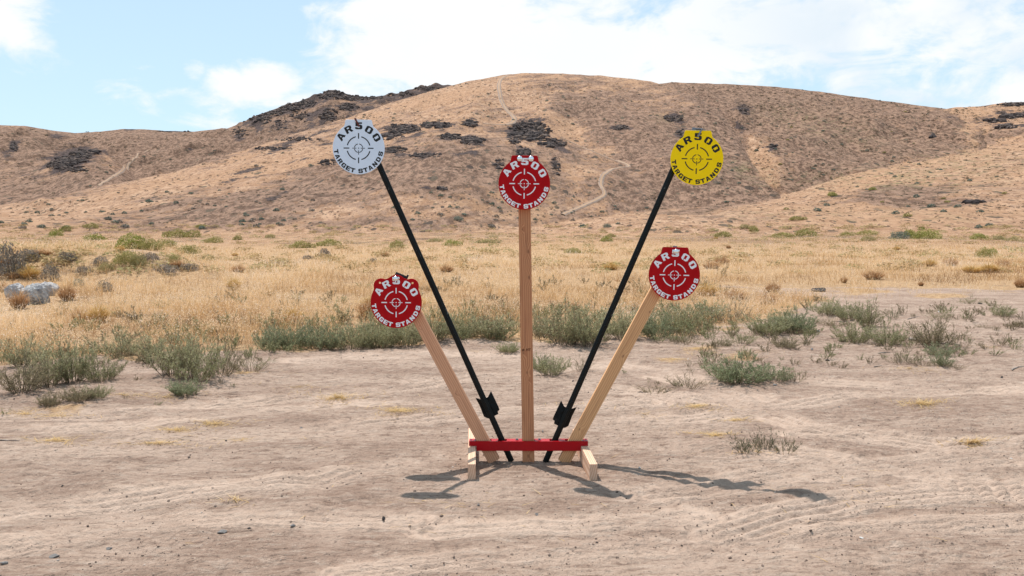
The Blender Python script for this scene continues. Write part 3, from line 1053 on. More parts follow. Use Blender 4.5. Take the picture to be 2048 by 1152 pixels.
OUT = [
    ((1062, 262, 36, 18), 150, 1.7, 'large dark lava outcrop on the hill shoulder above the centre red plate'),
    ((1105, 286, 28, 8), 55, 1.2, 'low dark lava rubble trailing down right of the outcrop above the centre plate'),
    ((1032, 274, 16, 12), 40, 1.3, 'dark broken rocks at the left foot of the shoulder outcrop'),
    ((1045, 301, 12, 9), 25, 1.3, 'small dark rock patch just above the top of the centre red plate'),
    ((883, 250, 17, 6), 45, 1.4, 'blocky black rock ledge high on the slope, longer of the pair beside each other'),
    ((940, 246, 13, 6), 35, 1.4, 'blocky black rock ledge high on the slope, nearest the dirt track'),
    ((852, 250, 13, 5), 30, 1.2, 'small black rock ledge between the white plate slope and the long ledge'),
    ((806, 257, 32, 9), 90, 1.2, 'wide ragged dark outcrop just right of the white plate top'),
    ((782, 272, 22, 7), 35, 1.1, 'low dark rubble directly right of the white plate'),
    ((905, 273, 24, 5), 45, 1.1, 'flat dark rock band mid slope left of the shoulder outcrop'),
    ((945, 281, 22, 8), 60, 1.2, 'irregular dark rubble heap below the nearest ledge to the track'),
    ((884, 377, 12, 3), 12, .9, 'small isolated dark rock low on the slope, left of the centre plate'),
    ((1240, 255, 16, 4), 28, 1.1, 'thin dark outcrop alone on the smooth slope right of the dirt track'),
    ((1348, 235, 18, 7), 30, 1.2, 'dark greenish outcrop above the yellow plate'),
    ((1367, 268, 16, 8), 30, 1.2, 'dark outcrop directly behind the left edge of the yellow plate'),
    ((664, 188, 26, 9), 110, 2.2, 'dark craggy summit rock of the distant pointed peak'),
    ((578, 216, 24, 8), 80, 2.0, 'dark crag on the second lower summit of the distant ridge'),
    ((657, 229, 14, 11), 50, 1.9, 'dark rock buttress below the pointed summit, above the white plate'),
    ((515, 238, 26, 9), 60, 1.8, 'string of dark crags low on the left arm of the distant ridge'),
    ((800, 187, 28, 3), 45, 1.8, 'jagged dark rim on the far ridge between pointed peak and near hill'),
    ((860, 176, 28, 4), 60, 2.0, 'jagged dark rim where the far ridge dips behind the near hill'),
    ((165, 303, 32, 6), 90, 1.7, 'dark lava cap of the small knob at far left'),
    ((146, 314, 34, 12), 120, 1.6, 'solid dark lava core of the far left knob between its cap and left flank'),
    ((122, 326, 26, 11), 110, 1.7, 'dark lava slope on the left flank of the far left knob'),
    ((2030, 208, 34, 3), 55, 1.9, 'dark rimrock along the skyline at the far right edge'),
    ((1964, 209, 12, 4), 22, 1.8, 'short dark rim on the skyline left of the far right rimrock'),
    ((2025, 231, 28, 4), 55, 1.8, 'long dark ledge, upper of the three below the right rimrock'),
    ((1995, 241, 22, 3), 35, 1.7, 'thin dark ledge, middle of the three below the right rimrock'),
    ((2012, 253, 20, 4), 40, 1.8, 'thick dark ledge, lowest of the three below the right rimrock'),
    ((545, 224, 20, 7), 60, 1.8, 'jagged dark crest between the two lower left crags of the distant ridge'),
    ((612, 206, 20, 6), 60, 1.8, 'jagged dark crest just left of the pointed distant summit'),
    ((703, 195, 22, 5), 60, 1.8, 'jagged dark crest just right of the pointed distant summit'),
    ((742, 195, 22, 3), 40, 1.6, 'low dark crest in the saddle of the distant ridge'),
    ((698, 214, 20, 7), 50, 1.6, 'broken dark crags below the right shoulder of the pointed summit'),
    ((600, 232, 18, 10), 40, 1.5, 'scattered dark crags below the distant ridge, left of its buttress'),
    ((480, 266, 14, 10), 30, 1.4, 'lowest dark crags at the left foot of the distant ridge'),
    ((150, 338, 30, 5), 40, 1.4, 'dark rubble apron below the far left knob'),
    ((560, 250, 16, 10), 30, 1.3, 'faint dark crags in the middle of the distant ridge flank'),
    ((850, 310, 30, 4), 40, .9, 'thin slanting band of dark rubble mid slope, between white and centre plates'),
    ((790, 300, 22, 5), 36, .9, 'short slanting band of dark rubble right of the white plate middle'),
    ((600, 278, 44, 3), 50, 1.0, 'long thin dark rock line on the slope just left of the white plate'),
    ((545, 296, 34, 3), 40, .9, 'second thin dark rock line below the long one left of the white plate'),
    ((655, 325, 16, 6), 24, 1.0, 'small dark rock patch at the lower left rim of the white plate'),
    ((1112, 330, 8, 20), 34, .8, 'steep streak of dark rubble right of the centre red plate'),
    ((1000, 328, 10, 9), 20, .8, 'small dark rubble patch left of the centre red plate top'),
    ((1490, 217, 12, 8), 20, 1.4, 'grey rock face at the head of the gully right of the yellow plate'),
    ((1545, 293, 10, 4), 14, 1.4, 'small upright dark rock on the slope right of the gully'),
    ((1866, 272, 4, 3), 5, 2.0, 'single dark rounded rock alone on the right hillside'),
    ((350, 262, 32, 1.2), 30, 2.0, 'flat dark rim on the far left skyline nearest the cloud gap'),
    ((28, 291, 7, 10), 20, 2.2, 'dark streak of crags at the far left edge of the picture'),
    ((1950, 404, 16, 3), 14, .8, 'low scatter of dark rocks on the near right grassy slope'),
]
for (cx, cy, rx, ry), n, size, lab in OUT:
    n = int(n * 2.0)
    a = RNG.uniform(0, 2 * math.pi, n)
    rr = RNG.uniform(0, 1, n) ** .7 * 1.12
    W = place(cx + rx * rr * np.cos(a), cy + ry * rr * np.sin(a) + 1.0)
    W = W[~np.isnan(W[:, 0])]
    if not len(W):
        continue
    dist = np.hypot(W[:, 0], W[:, 1])
    md = np.median(dist)
    W = W[np.abs(dist - md) < md * .25]
    ctr = W.mean(0)
    Vs, Fs, off, tn_ = [], [], 0, []
    for p in W:
        v, f = RARR[RNG.integers(len(RARR))]
        s = size * (.22 + .85 * RNG.uniform() ** 1.8)
        v = rotz(v * np.array([RNG.uniform(.9, 1.9), 1, RNG.uniform(.6, 1.25)]), RNG.normal(0, .5)) * s
        tn_.append(np.full(len(v), np.clip(RNG.normal(.45, .25), 0, 1)))
        Vs.append(v + (p - ctr) + np.array([0, 0, s * .1]))
        Fs.append(f + off)
        off += len(v)
    me = raw_mesh('rock_outcrop', np.vstack(Vs), [np.vstack(Fs)], dict(tone=np.concatenate(tn_)))
    o = link('rock_outcrop', me, M_LAVA, loc=tuple(ctr))
    tag(o, lab, 'rock outcrop', 'dark lava outcrops on the hills')


# ------------------------------------------------------------------ leaf-cluster shapes
def quads_cloud(P, size, rng, aspect=.5, up=.0, zbias=0.0):
    """one small quad (leaf) at each point with random orientation"""
    n = len(P)
    a = rng.normal(size=(n, 3))
    a[:, 2] += zbias
    a /= np.linalg.norm(a, axis=1)[:, None]
    b = rng.normal(size=(n, 3))
    b -= (b * a).sum(1)[:, None] * a
    b /= np.linalg.norm(b, axis=1)[:, None]
    s = np.asarray(size) * rng.uniform(.6, 1.4, n)
    A = a * s[:, None] * .5
    B = b * (s * aspect)[:, None] * .5
    V = np.stack([P - A, P + B, P + A, P - B], 1).reshape(-1, 3)
    F4 = np.arange(4 * n).reshape(n, 4)
    return V, F4


def mound(seed, n=700, leaf=.09, shell=.5, lump=.28, tall=1.0):
    """rounded shrub of unit half-width and unit height"""
    rng = np.random.default_rng(seed)
    d = rng.normal(size=(n, 3))
    d[:, 2] = np.abs(d[:, 2])
    d /= np.linalg.norm(d, axis=1)[:, None]
    az = np.arctan2(d[:, 0], d[:, 1])
    lum = 1 + lump * fbm(d[:, 0] * 2.6 + seed, d[:, 1] * 2.6 + d[:, 2] * 2, 3, seed)
    rad = lum * (1 - shell * rng.uniform(0, 1, n) ** 2.0)
    P = d * rad[:, None]
    P[:, 2] *= tall
    V, F4 = quads_cloud(P, leaf, rng, .55, zbias=.5)
    tone = np.repeat(np.clip(rng.normal(.5, .2, n) + .35 * fbm(P[:, 0] * 3, P[:, 1] * 3 + P[:, 2] * 2, 2, seed + 3), 0, 1), 4)
    V[:, 2] = np.maximum(V[:, 2], -.03)
    return V, F4, tone


def blades(n, rng, base, h, lean, width, seg=2, head=0.0, tone0=.5, tones=.18, spread=None, droop=.3):
    """grass blades; base n x 3, h n, lean n x 2 (horizontal offset of the tip relative to height)"""
    ang = rng.uniform(0, math.pi, n)
    wx, wy = np.cos(ang) * width / 2, np.sin(ang) * width / 2
    Wv = np.stack([wx, wy, np.zeros(n)], 1)
    tip = base + np.stack([lean[:, 0] * h, lean[:, 1] * h, h * (1 - droop * np.hypot(lean[:, 0], lean[:, 1]))], 1)
    mid = base + np.stack([lean[:, 0] * h * .38, lean[:, 1] * h * .38, h * .58], 1)
    V = np.stack([base - Wv, base + Wv, mid + Wv * .8, mid - Wv * .8, tip], 1).reshape(-1, 3)
    i = np.arange(n)[:, None] * 5
    Q = i + np.array([[0, 1, 2, 3]])
    T = i + np.array([[3, 2, 4]])
    tb = np.clip(tone0 + rng.normal(0, tones, n), 0, 1)
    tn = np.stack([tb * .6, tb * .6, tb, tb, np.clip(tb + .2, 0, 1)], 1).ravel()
    return V, Q, T, tn


def merge(parts):
    """parts: list of (V, [faces...], tone)"""
    Vs, f3, f4, tn, off = [], [], [], [], 0
    for V, fs, t in parts:
        Vs.append(V)
        tn.append(t)
        for f in fs:
            (f3 if f.shape[1] == 3 else f4).append(f + off)
        off += len(V)
    faces = []
    if f4:
        faces.append(np.vstack(f4))
    if f3:
        faces.append(np.vstack(f3))
    return np.vstack(Vs), faces, np.concatenate(tn)


def tube_paths(paths, radii, sides=3):
    """paths: m x k x 3, radii: m x k"""
    m, k, _ = paths.shape
    ang = np.arange(sides) * 2 * math.pi / sides
    ring = np.stack([np.cos(ang), np.sin(ang), np.zeros(sides)], 1)
    V = paths[:, :, None, :] + ring[None, None] * radii[:, :, None, None]
    idx = np.arange(m * k * sides).reshape(m, k, sides)
    nx = np.roll(idx, -1, 2)
    Q = np.stack([idx[:, :-1], nx[:, :-1], nx[:, 1:], idx[:, 1:]], -1).reshape(-1, 4)
    return V.reshape(-1, 3), Q


def weed_arrays(seed, nst=46, nbr=6, leaf=.035, nleaf=7, spread=.75, sr=.006, open_=False):
    """bushy annual weed: height about 1, half-width about spread. Returns stems and foliage"""
    rng = np.random.default_rng(seed)
    th = rng.uniform(0, 2 * math.pi, nst)
    tilt = np.sqrt(rng.uniform(0, 1, nst)) * spread
    L = (.40 + .62 * rng.uniform(0, 1, nst) ** 1.3) * (1.05 - .25 * tilt / max(spread, .01))
    b0 = np.stack([np.cos(th) * tilt * .28, np.sin(th) * tilt * .28, np.zeros(nst)], 1)
    ts = np.linspace(0, 1, 6)
    P = np.zeros((nst, 6, 3))
    curl = rng.normal(0, .10, (nst, 2))
    for i, t in enumerate(ts):
        out = tilt * .85 * t ** 1.0
        P[:, i, 0] = b0[:, 0] + np.cos(th) * out * L + curl[:, 0] * t * t
        P[:, i, 1] = b0[:, 1] + np.sin(th) * out * L + curl[:, 1] * t * t
        P[:, i, 2] = L * (t ** (1 + .35 * tilt)) * (1 - .30 * tilt * t)
    P[:, 1:, :] += rng.normal(0, .012, (nst, 5, 3))
    rad = np.linspace(1, .35, 6)[None] * sr * rng.uniform(.7, 1.3, (nst, 1))
    parts = []
    V, Q = tube_paths(P, rad)
    parts.append((V, [Q], np.repeat(rng.uniform(.1, .8, nst), 18)))
    # side branches
    nb = nst * nbr
    si = np.repeat(np.arange(nst), nbr)
    tt = rng.uniform(.18, .95, nb) * 5
    i0 = np.minimum(tt.astype(int), 4)
    fr = (tt - i0)[:, None]
    S = P[si, i0] * (1 - fr) + P[si, i0 + 1] * fr
    along = P[si, i0 + 1] - P[si, i0]
    along /= np.linalg.norm(along, axis=1)[:, None]
    dr = rng.normal(size=(nb, 3)) * .85
    dr[:, 2] = np.abs(dr[:, 2]) * .6 + .15
    dr = dr + along * .6
    dr /= np.linalg.norm(dr, axis=1)[:, None]
    bl = rng.uniform(.08, .24, nb) * (1.15 - .6 * tt / 5)
    B = np.stack([S, S + dr * (bl * .5)[:, None], S + dr * bl[:, None] + np.array([0, 0, .02])], 1)
    V, Q = tube_paths(B, np.linspace(.7, .3, 3)[None] * sr * np.ones((nb, 1)))
    parts.append((V, [Q], np.repeat(rng.uniform(.1, .9, nb), 9)))
    stems = merge(parts)
    # leaves on branches and stem tips
    u = rng.uniform(.1, 1.05, (nb, nleaf, 1))
    LP = (S[:, None] + dr[:, None] * bl[:, None, None] * u + rng.normal(0, .010, (nb, nleaf, 3))).reshape(-1, 3)
    u2 = rng.uniform(.35, 1, nst * 8) * 5
    j0 = np.minimum(u2.astype(int), 4)
    sj = np.repeat(np.arange(nst), 8)
    fr = (u2 - j0)[:, None]
    LP2 = P[sj, j0] * (1 - fr) + P[sj, j0 + 1] * fr + rng.normal(0, .012, (nst * 8, 3))
    LP = np.vstack([LP, LP2])
    V, F4 = quads_cloud(LP, leaf, rng, .34, zbias=.6)
    V[:, 2] = np.maximum(V[:, 2], 0)
    tone = np.repeat(np.clip(rng.normal(.5, .22, len(LP)) + .25 * (LP[:, 2] - .5), 0, 1), 4)
    return stems, (V, [F4], tone)


WEEDS = {}
for name, kw in dict(full=dict(nst=70, nbr=9, leaf=.036, nleaf=10, spread=1.05),
                     full2=dict(nst=64, nbr=9, leaf=.036, nleaf=10, spread=.90),
                     tall=dict(nst=46, nbr=9, leaf=.030, nleaf=9, spread=.62),
                     open=dict(nst=40, nbr=7, leaf=.030, nleaf=5, spread=1.15),
                     sprig=dict(nst=20, nbr=8, leaf=.046, nleaf=4, spread=1.0, sr=.010),
                     dense=dict(nst=95, nbr=9, leaf=.040, nleaf=11, spread=1.1)).items():
    for v in range(2):
        s, l = weed_arrays(300 + 31 * len(WEEDS), **kw)
        WEEDS[(name, v)] = (s, l)
WM = {}


def weed_mesh(kind, v, leafmat):
    key = (kind, v, leafmat.name)
    if key not in WM:
        s, l = WEEDS[(kind, v)]
        ms = raw_mesh('stem', s[0], s[1], dict(tone=s[2]))
        ml = raw_mesh('foliage', l[0], l[1], dict(tone=l[2]))
        ms.materials.append(M_STEM)
        ml.materials.append(leafmat)
        WM[key] = (ms, ml)
    return WM[key]


def pxm(p):
    """metres per photo pixel at a world point"""
    return float(p[1] * cp - (p[2] - CAMZ) * sp) / F


def weed(bx, by, wpx, hpx, kind, mat, label, group='green weeds along the edge of the bare dirt'):
    p = place(bx, by)[0]
    k = pxm(p)
    ms, ml = weed_mesh(kind, int(RNG.integers(2)), mat)
    o = empty('weed', tuple(p - np.array([0, 0, .01])), RNG.uniform(0, 6.28))
    sc_h = hpx * k * .95
    hw = {'full': .74, 'full2': .62, 'tall': .40, 'open': .8, 'sprig': .85, 'dense': .80}[kind]
    o.scale = (wpx * k / 2 / hw, wpx * k / 2 / hw, sc_h / .95)
    a = link('stem', ms, None, o)
    b = link('foliage', ml, None, o)
    tag(o, label, 'weed', group)
    return o


G, BL, DR = M_WEED, M_WEEDB, M_WEEDDRY
WL = [
    (45, 792, 95, 95, 'tall', DR, 'thin grey-green weed at the far left edge, on the dirt border'),
    (95, 775, 90, 105, 'tall', G, 'tall wispy grey-green weed second from the left edge'),
    (145, 765, 105, 118, 'full2', G, 'tall dense grey-green weed left of the bare dirt gap, behind the straw litter'),
    (205, 762, 90, 70, 'full', G, 'low spreading weed right beside the tall dense one on the left'),
    (160, 805, 80, 42, 'dense', DR, 'small olive weed with pale straw at its base, lower left'),
    (195, 800, 60, 40, 'full', G, 'small tufted green weed right of the olive one with straw, lower left'),
    (100, 812, 55, 36, 'dense', DR, 'smallest olive weed on the dirt at lower left'),
    (345, 755, 90, 115, 'tall', G, 'tall upright weed forming the left side of the big bush clump left of the stand'),
    (390, 762, 130, 120, 'full', G, 'largest grey-green bush of the left clump, on the dirt border'),
    (440, 752, 120, 95, 'open', DR, 'twiggy half-dry bush right of the largest one in the left clump'),
    (500, 742, 105, 60, 'open', G, 'low sprawling weed at the right end of the left bush clump'),
    (370, 785, 80, 48, 'dense', BL, 'low bluish weed in front of the largest left bush'),
    (300, 716, 70, 62, 'tall', G, 'slender weed standing in the dry grass behind the dirt gap on the left'),
    (245, 712, 80, 66, 'tall', G, 'wispy weed in dry grass above the low spreading weed on the left'),
    (55, 735, 90, 80, 'tall', G, 'wispy weed behind the leftmost weeds, in the dry grass'),
    (540, 700, 80, 70, 'full2', BL, 'green bush at the left end of the hedge-like row below the left red plate'),
    (590, 698, 90, 72, 'full', BL, 'second bush from the left in the row below the left red plate'),
    (645, 698, 95, 74, 'full2', BL, 'third bush from the left in the row below the left red plate'),
    (700, 697, 110, 82, 'full', G, 'bushy weed just left of and below the left red plate'),
    (755, 694, 110, 80, 'dense', G, 'dense dark weed directly below the left red plate'),
    (812, 690, 95, 80, 'full', G, 'weed at the right end of the row, behind the left wooden post'),
    (870, 682, 80, 75, 'tall', G, 'loose weed between the left wooden post and the left metal post'),
    (930, 676, 90, 62, 'full2', G, 'loose grey-green weed just right of the left metal post'),
    (985, 678, 90, 68, 'tall', G, 'loose weed directly left of the centre wooden post'),
    (1015, 704, 60, 30, 'dense', G, 'small weed on dirt at the left foot of the loose weeds by the centre post'),
    (1085, 672, 70, 60, 'tall', G, 'thin weed just right of the centre wooden post, in the grass'),
    (1130, 690, 95, 110, 'tall', G, 'tall feathery weed between the centre post and the right metal post'),
    (1175, 692, 110, 100, 'full2', G, 'broad bushy weed crossed by the right metal post'),
    (1245, 680, 90, 80, 'full2', G, 'weed between the right metal post and the right wooden post'),
    (1100, 748, 85, 60, 'full', G, 'low round weed on bare dirt just right of the centre post'),
    (1080, 735, 60, 45, 'full', BL, 'small weed touching the right side of the centre post on bare dirt'),
    (1160, 742, 60, 40, 'open', DR, 'thin dry weed on bare dirt below the right metal post weeds'),
    (1310, 678, 95, 75, 'full', BL, 'green weed behind the right wooden post'),
    (1360, 665, 90, 72, 'full2', G, 'green weed directly below the right red plate'),
    (1410, 640, 110, 55, 'full', BL, 'dark green bush right of and below the right red plate'),
    (1370, 688, 80, 34, 'open', DR, 'low brownish weed at the foot of the green weeds below the right plate'),
    (1470, 645, 110, 60, 'open', DR, 'brown-green weed left of the densest round bush on the right'),
    (1535, 672, 110, 64, 'dense', G, 'left half of the densest dark bush right of the right red plate'),
    (1590, 665, 105, 62, 'dense', BL, 'right half of the densest dark bush right of the right red plate'),
    (1480, 690, 100, 42, 'open', G, 'low weed in front of the densest dark bush'),
    (1440, 694, 60, 26, 'open', DR, 'very low brown weed in front of the low weed below the dense bush'),
    (1570, 697, 60, 30, 'full', DR, 'small rounded weed alone on dirt below the dense bush'),
    (1480, 765, 150, 72, 'dense', BL, 'vivid bluish-green sprawling weed alone on bare dirt, right of the stand'),
    (1430, 745, 90, 58, 'open', DR, 'bare twiggy upper-left half of the vivid bluish-green weed'),
    (1550, 763, 84, 42, 'full', BL, 'small bluish shoot joined to the right of the vivid sprawling weed'),
    (1590, 762, 70, 38, 'sprig', DR, 'dry brown twiggy sprig right of the vivid sprawling weed'),
    (1378, 772, 100, 46, 'open', DR, 'grey twiggy weed left of the vivid sprawling weed'),
    (1310, 780, 100, 24, 'sprig', DR, 'flattened thin weed on dirt right of the right wooden post'),
    (1497, 904, 100, 66, 'sprig', M_SPRIG, 'branching sprig on open dirt right of the stand, left half of the nearest weed'),
    (1528, 900, 72, 74, 'sprig', M_SPRIG, 'tallest middle twig of the nearest weed on open dirt'),
    (1570, 903, 80, 54, 'sprig', M_SPRIG, 'right half of the nearest weed on open dirt'),
    (1655, 630, 80, 44, 'full2', G, 'weed behind the white stone, at the left of the right-hand weed patch'),
    (1700, 640, 75, 52, 'full2', G, 'upright weed in the middle back of the right-hand weed patch'),
    (1735, 655, 60, 72, 'tall', G, 'tall weed rising from the middle of the right-hand weed patch'),
    (1665, 650, 80, 30, 'open', DR, 'dry reddish weed at the left of the right-hand weed patch'),
    (1705, 684, 90, 56, 'full', G, 'rounded yellow-green weed left of the short dark stick'),
    (1775, 690, 90, 62, 'full', G, 'green weed just right of the short dark stick'),
    (1820, 690, 60, 52, 'open', DR, 'thin weed above the long grey stick'),
    (1870, 696, 85, 78, 'tall', DR, 'tall brown-green weed above the middle of the long grey stick'),
    (1880, 712, 70, 36, 'full', BL, 'low bluish-green weed at the foot of the tall brown-green one'),
    (1915, 705, 50, 46, 'open', DR, 'dry brown sprig at the right end of the right-hand weed patch'),
    (1800, 728, 75, 42, 'open', DR, 'brown dry weed in front of the long grey stick'),
    (1845, 732, 60, 34, 'open', DR, 'low brown weed next to the one in front of the long stick'),
    (1885, 734, 55, 42, 'full', BL, 'blue-grey weed crossing the long grey stick'),
    (1912, 738, 50, 22, 'open', DR, 'low grey weed at the lower right of the weed patch'),
    (1786, 640, 36, 34, 'sprig', BL, 'small upright green sprout alone on bare dirt at right'),
    (1875, 640, 60, 26, 'open', G, 'pale green low weed on bare dirt at right'),
    (1940, 606, 70, 24, 'open', G, 'grey weed at the grass edge near the right side'),
    (2005, 632, 56, 30, 'full', G, 'dark grey-green weed on bare dirt near the right edge'),
    (2040, 655, 40, 34, 'open', DR, 'dry weed cut by the right edge of the picture'),
    (2000, 692, 60, 32, 'sprig', DR, 'straw coloured twiggy weed near the right edge'),
    (1970, 655, 40, 14, 'open', DR, 'flat olive weed on bare dirt near the right edge'),
]
for a in WL:
    weed(*a)

# small seedlings and dry sprigs between them, too many to count
rg = np.random.default_rng(321)
tm = [weed_arrays(800 + i, nst=9, nbr=6, leaf=.075, nleaf=5, spread=.9, sr=.012) for i in range(6)]
pg, pd = [], []
for (x0, x1, dy0, dy1, n_, sz, dry) in [(-60, 330, -70, 30, 70, 34, .5), (300, 560, -60, 30, 60, 34, .4), (520, 1030, -42, 12, 190, 34, .3),
                                         (1070, 1420, -50, 16, 130, 36, .3), (1400, 1640, -10, 70, 70, 26, .5), (1620, 2060, 30, 140, 90, 22, .6),
                                         (1250, 1650, 60, 110, 26, 18, .7), (0, 500, 40, 100, 14, 14, .8), (-60, 1500, -110, -40, 120, 26, .75)]:
    X_ = rg.uniform(x0, x1, n_)
    Y_ = border(X_) + rg.uniform(dy0, dy1, n_)
    for p in place(X_, Y_):
        if np.isnan(p[0]):
            continue
        st_, lf_ = tm[rg.integers(6)]
        k_ = pxm(p) * sz * rg.uniform(.45, 1.25)
        a_ = rg.uniform(0, 6.28)
        sc3 = np.array([k_ * 1.2, k_ * 1.2, k_])
        tgt = pd if rg.random() < dry else pg
        tgt.append((rotz(st_[0], a_) * sc3 + p, st_[1], st_[2] * .5))
        tgt.append((rotz(lf_[0], a_) * sc3 + p, lf_[1], lf_[2]))
for lst, mt_, nm_, lb_ in ((pg, M_WEED, 'green_undergrowth', 'small green seedlings growing thickly between the weeds along the dirt edge'),
                           (pd, M_WEEDDRY, 'dry_undergrowth', 'small dry brown sprigs growing between the weeds along the dirt edge')):
    V, F_, t = merge(lst)
    tag(link(nm_, raw_mesh(nm_, V, F_, dict(tone=t)), mt_), lb_, 'undergrowth', None, 'stuff')

# ------------------------------------------------------------------ shrubs further out
MD = {}


def mound_mesh(kind, mat, v):
    key = (kind, mat.name, v)
    if key not in MD:
        kw = dict(near=dict(n=2200, leaf=.10, shell=.55, lump=.45), mid=dict(n=900, leaf=.15, shell=.5, lump=.4),
                  far=dict(n=130, leaf=.42, shell=.4, lump=.3))[kind]
        V, F4, t = mound(900 + v * 7 + len(kind), **kw)
        me = raw_mesh('shrub', V, [F4], dict(tone=t))
        me.materials.append(mat)
        MD[key] = me
    return MD[key]


def shrub(bx, by, wpx, hpx, mat, name, label, cat, group, kind='mid'):
    p = place(bx, by)[0]
    if np.isnan(p[0]):
        return None
    k = pxm(p)
    me = mound_mesh(kind, mat, int(RNG.integers(4)))
    o = link(name, me, None, loc=tuple(p))
    o.scale = (wpx * k / 2, wpx * k / 2 * RNG.uniform(.8, 1.1), hpx * k)
    o.rotation_euler = (0, 0, RNG.uniform(0, 6.28))
    return tag(o, label, cat, group)


RBG = 'yellow-green bushes across the dry grass plain'
RB = [
    (265, 497, 60, 28, M_BRIGHT, 'near', 'bright yellow-green bush on the bank top at left, above the ditch'),
    (300, 500, 50, 20, M_RABBIT, 'near', 'olive bush touching the right of the bright bank-top bush'),
    (255, 528, 56, 26, M_RABBIT, 'near', 'olive bush half way down the brown bank at left'),
    (278, 532, 34, 24, M_OLIVE, 'near', 'dry brown bush touching the right of the olive bush on the brown bank'),
    (347, 525, 24, 14, M_RABBIT, 'near', 'small round olive bush at the right end of the brown bank'),
    (378, 508, 44, 18, M_RABBIT, 'near', 'olive bush on the slope right of the small round one'),
    (330, 493, 50, 14, M_RABBIT, 'near', 'low olive bush behind the bank, right of the bright one'),
    (112, 472, 28, 14, M_BRIGHT, 'mid', 'small bright green bush at far left near the hill foot'),
    (130, 462, 28, 10, M_RABBIT, 'mid', 'tiny olive bush behind the small bright green one at far left'),
    (190, 480, 44, 12, M_BRIGHT, 'mid', 'flat bright green bush left of the bank-top bush'),
    (182, 456, 30, 10, M_RABBIT, 'mid', 'olive bush at the hill foot, upper left'),
    (352, 475, 46, 16, M_RABBIT, 'mid', 'olive bush below the hill foot, left of two joined ones'),
    (382, 475, 46, 14, M_RABBIT, 'mid', 'right of two joined olive bushes below the hill foot'),
    (400, 455, 24, 7, M_RABBIT, 'mid', 'tiny olive bush at the hill foot between cloud and white plate'),
    (428, 486, 34, 12, M_RABBIT, 'mid', 'round olive bush right of the joined pair'),
    (475, 480, 26, 9, M_RABBIT, 'mid', 'small olive bush in the plain, half way to the left metal post'),
    (540, 476, 22, 7, M_OLIVE, 'mid', 'small tan-olive bush in the plain left of the long low pair'),
    (605, 496, 56, 14, M_RABBIT, 'mid', 'long low olive bush, left of the pair behind the left red plate'),
    (655, 492, 54, 14, M_RABBIT, 'mid', 'long low olive bush, right of the pair behind the left red plate'),
    (793, 496, 32, 15, M_RABBIT, 'mid', 'dark olive bush just left of the left metal post'),
    (905, 491, 36, 11, M_BRIGHT, 'mid', 'pale green bush just right of the left metal post'),
    (870, 484, 36, 7, M_OLIVE, 'mid', 'faint olive bush behind the pale green one by the left metal post'),
    (975, 486, 60, 8, M_OLIVE, 'mid', 'wide faint olive bush left of the centre post'),
    (1146, 506, 36, 10, M_RABBIT, 'near', 'olive green bush in the grass right of the centre post'),
    (1213, 483, 26, 11, M_BRIGHT, 'mid', 'bright green bush between the centre post and the right metal post'),
    (1222, 474, 22, 7, M_RABBIT, 'mid', 'tiny green bush touching the back of the bright one'),
    (1445, 474, 40, 11, M_RABBIT, 'mid', 'green bush behind and right of the right red plate top'),
    (1508, 462, 26, 10, M_RABBIT, 'mid', 'small dark olive bush up the slope right of the right red plate'),
    (1490, 457, 26, 8, M_OLIVE, 'mid', 'small brown-olive bush beside the small dark olive one'),
    (1565, 474, 44, 9, M_RABBIT, 'mid', 'low green bush left of the wide pale bush'),
    (1613, 473, 44, 16, M_RABBIT, 'mid', 'wide pale green bush at the middle of the right plain'),
    (1693, 471, 30, 8, M_RABBIT, 'mid', 'low olive bush right of the wide pale one'),
    (1735, 482, 32, 10, M_OLIVE, 'mid', 'olive-tan bush left of the blue-grey sagebrush'),
    (1733, 470, 46, 9, M_RABBIT, 'mid', 'olive bush behind the olive-tan one'),
    (1850, 478, 58, 18, M_BRIGHT, 'near', 'brightest green bush touching the blue-grey sagebrush'),
    (1820, 472, 30, 12, M_BRIGHT, 'mid', 'bright green bush behind the blue-grey sagebrush'),
    (1958, 479, 38, 12, M_BRIGHT, 'near', 'bright green bush alone near the right side'),
    (1998, 480, 26, 8, M_OLIVE, 'mid', 'small olive bush right of the lone bright green one'),
    (2025, 482, 30, 8, M_OLIVE, 'mid', 'small tan-olive bush closest to the right edge'),
    (1968, 515, 34, 19, M_RABBIT, 'near', 'dark olive bush standing in pale grass at right, left half'),
    (1984, 513, 24, 16, M_BRIGHT, 'near', 'green right half of the dark olive bush in pale grass at right'),
    (1590, 440, 34, 8, M_RABBIT, 'mid', 'olive bush on the lower right slope, left of several'),
    (1665, 392, 20, 8, M_BRIGHT, 'mid', 'round green bush highest on the lower right slope'),
    (1745, 380, 16, 6, M_BRIGHT, 'mid', 'bright green bush on the right slope below the shrub patch'),
]
for bx, by, w_, h_, m_, kd, lab in RB:
    shrub(bx, by, w_, h_, m_, 'bush', lab, 'bush', RBG, kd)
shrub(1800, 478, 42, 15, M_SAGE, 'sagebrush', 'blue-grey sagebrush in the right plain, touching the brightest green bush', 'shrub', None, 'near')
shrub(1215, 455, 18, 8, M_SAGE, 'sagebrush', 'blue-grey sagebrush up the slope between centre post and right metal post', 'shrub', None, 'mid')
shrub(916, 441, 22, 9, M_SAGE, 'sagebrush', 'largest blue-grey sagebrush at the hill foot left of the centre plate', 'shrub', None, 'mid')
shrub(102, 560, 36, 30, M_GREYTWIG, 'twig_shrub', 'grey leafless shrub right behind the white boulder', 'shrub', 'grey and brown dead shrubs', 'near')
shrub(20, 552, 66, 62, M_GREYTWIG, 'twig_shrub', 'large dark grey shrub at the left edge above the boulder', 'shrub', 'grey and brown dead shrubs', 'near')
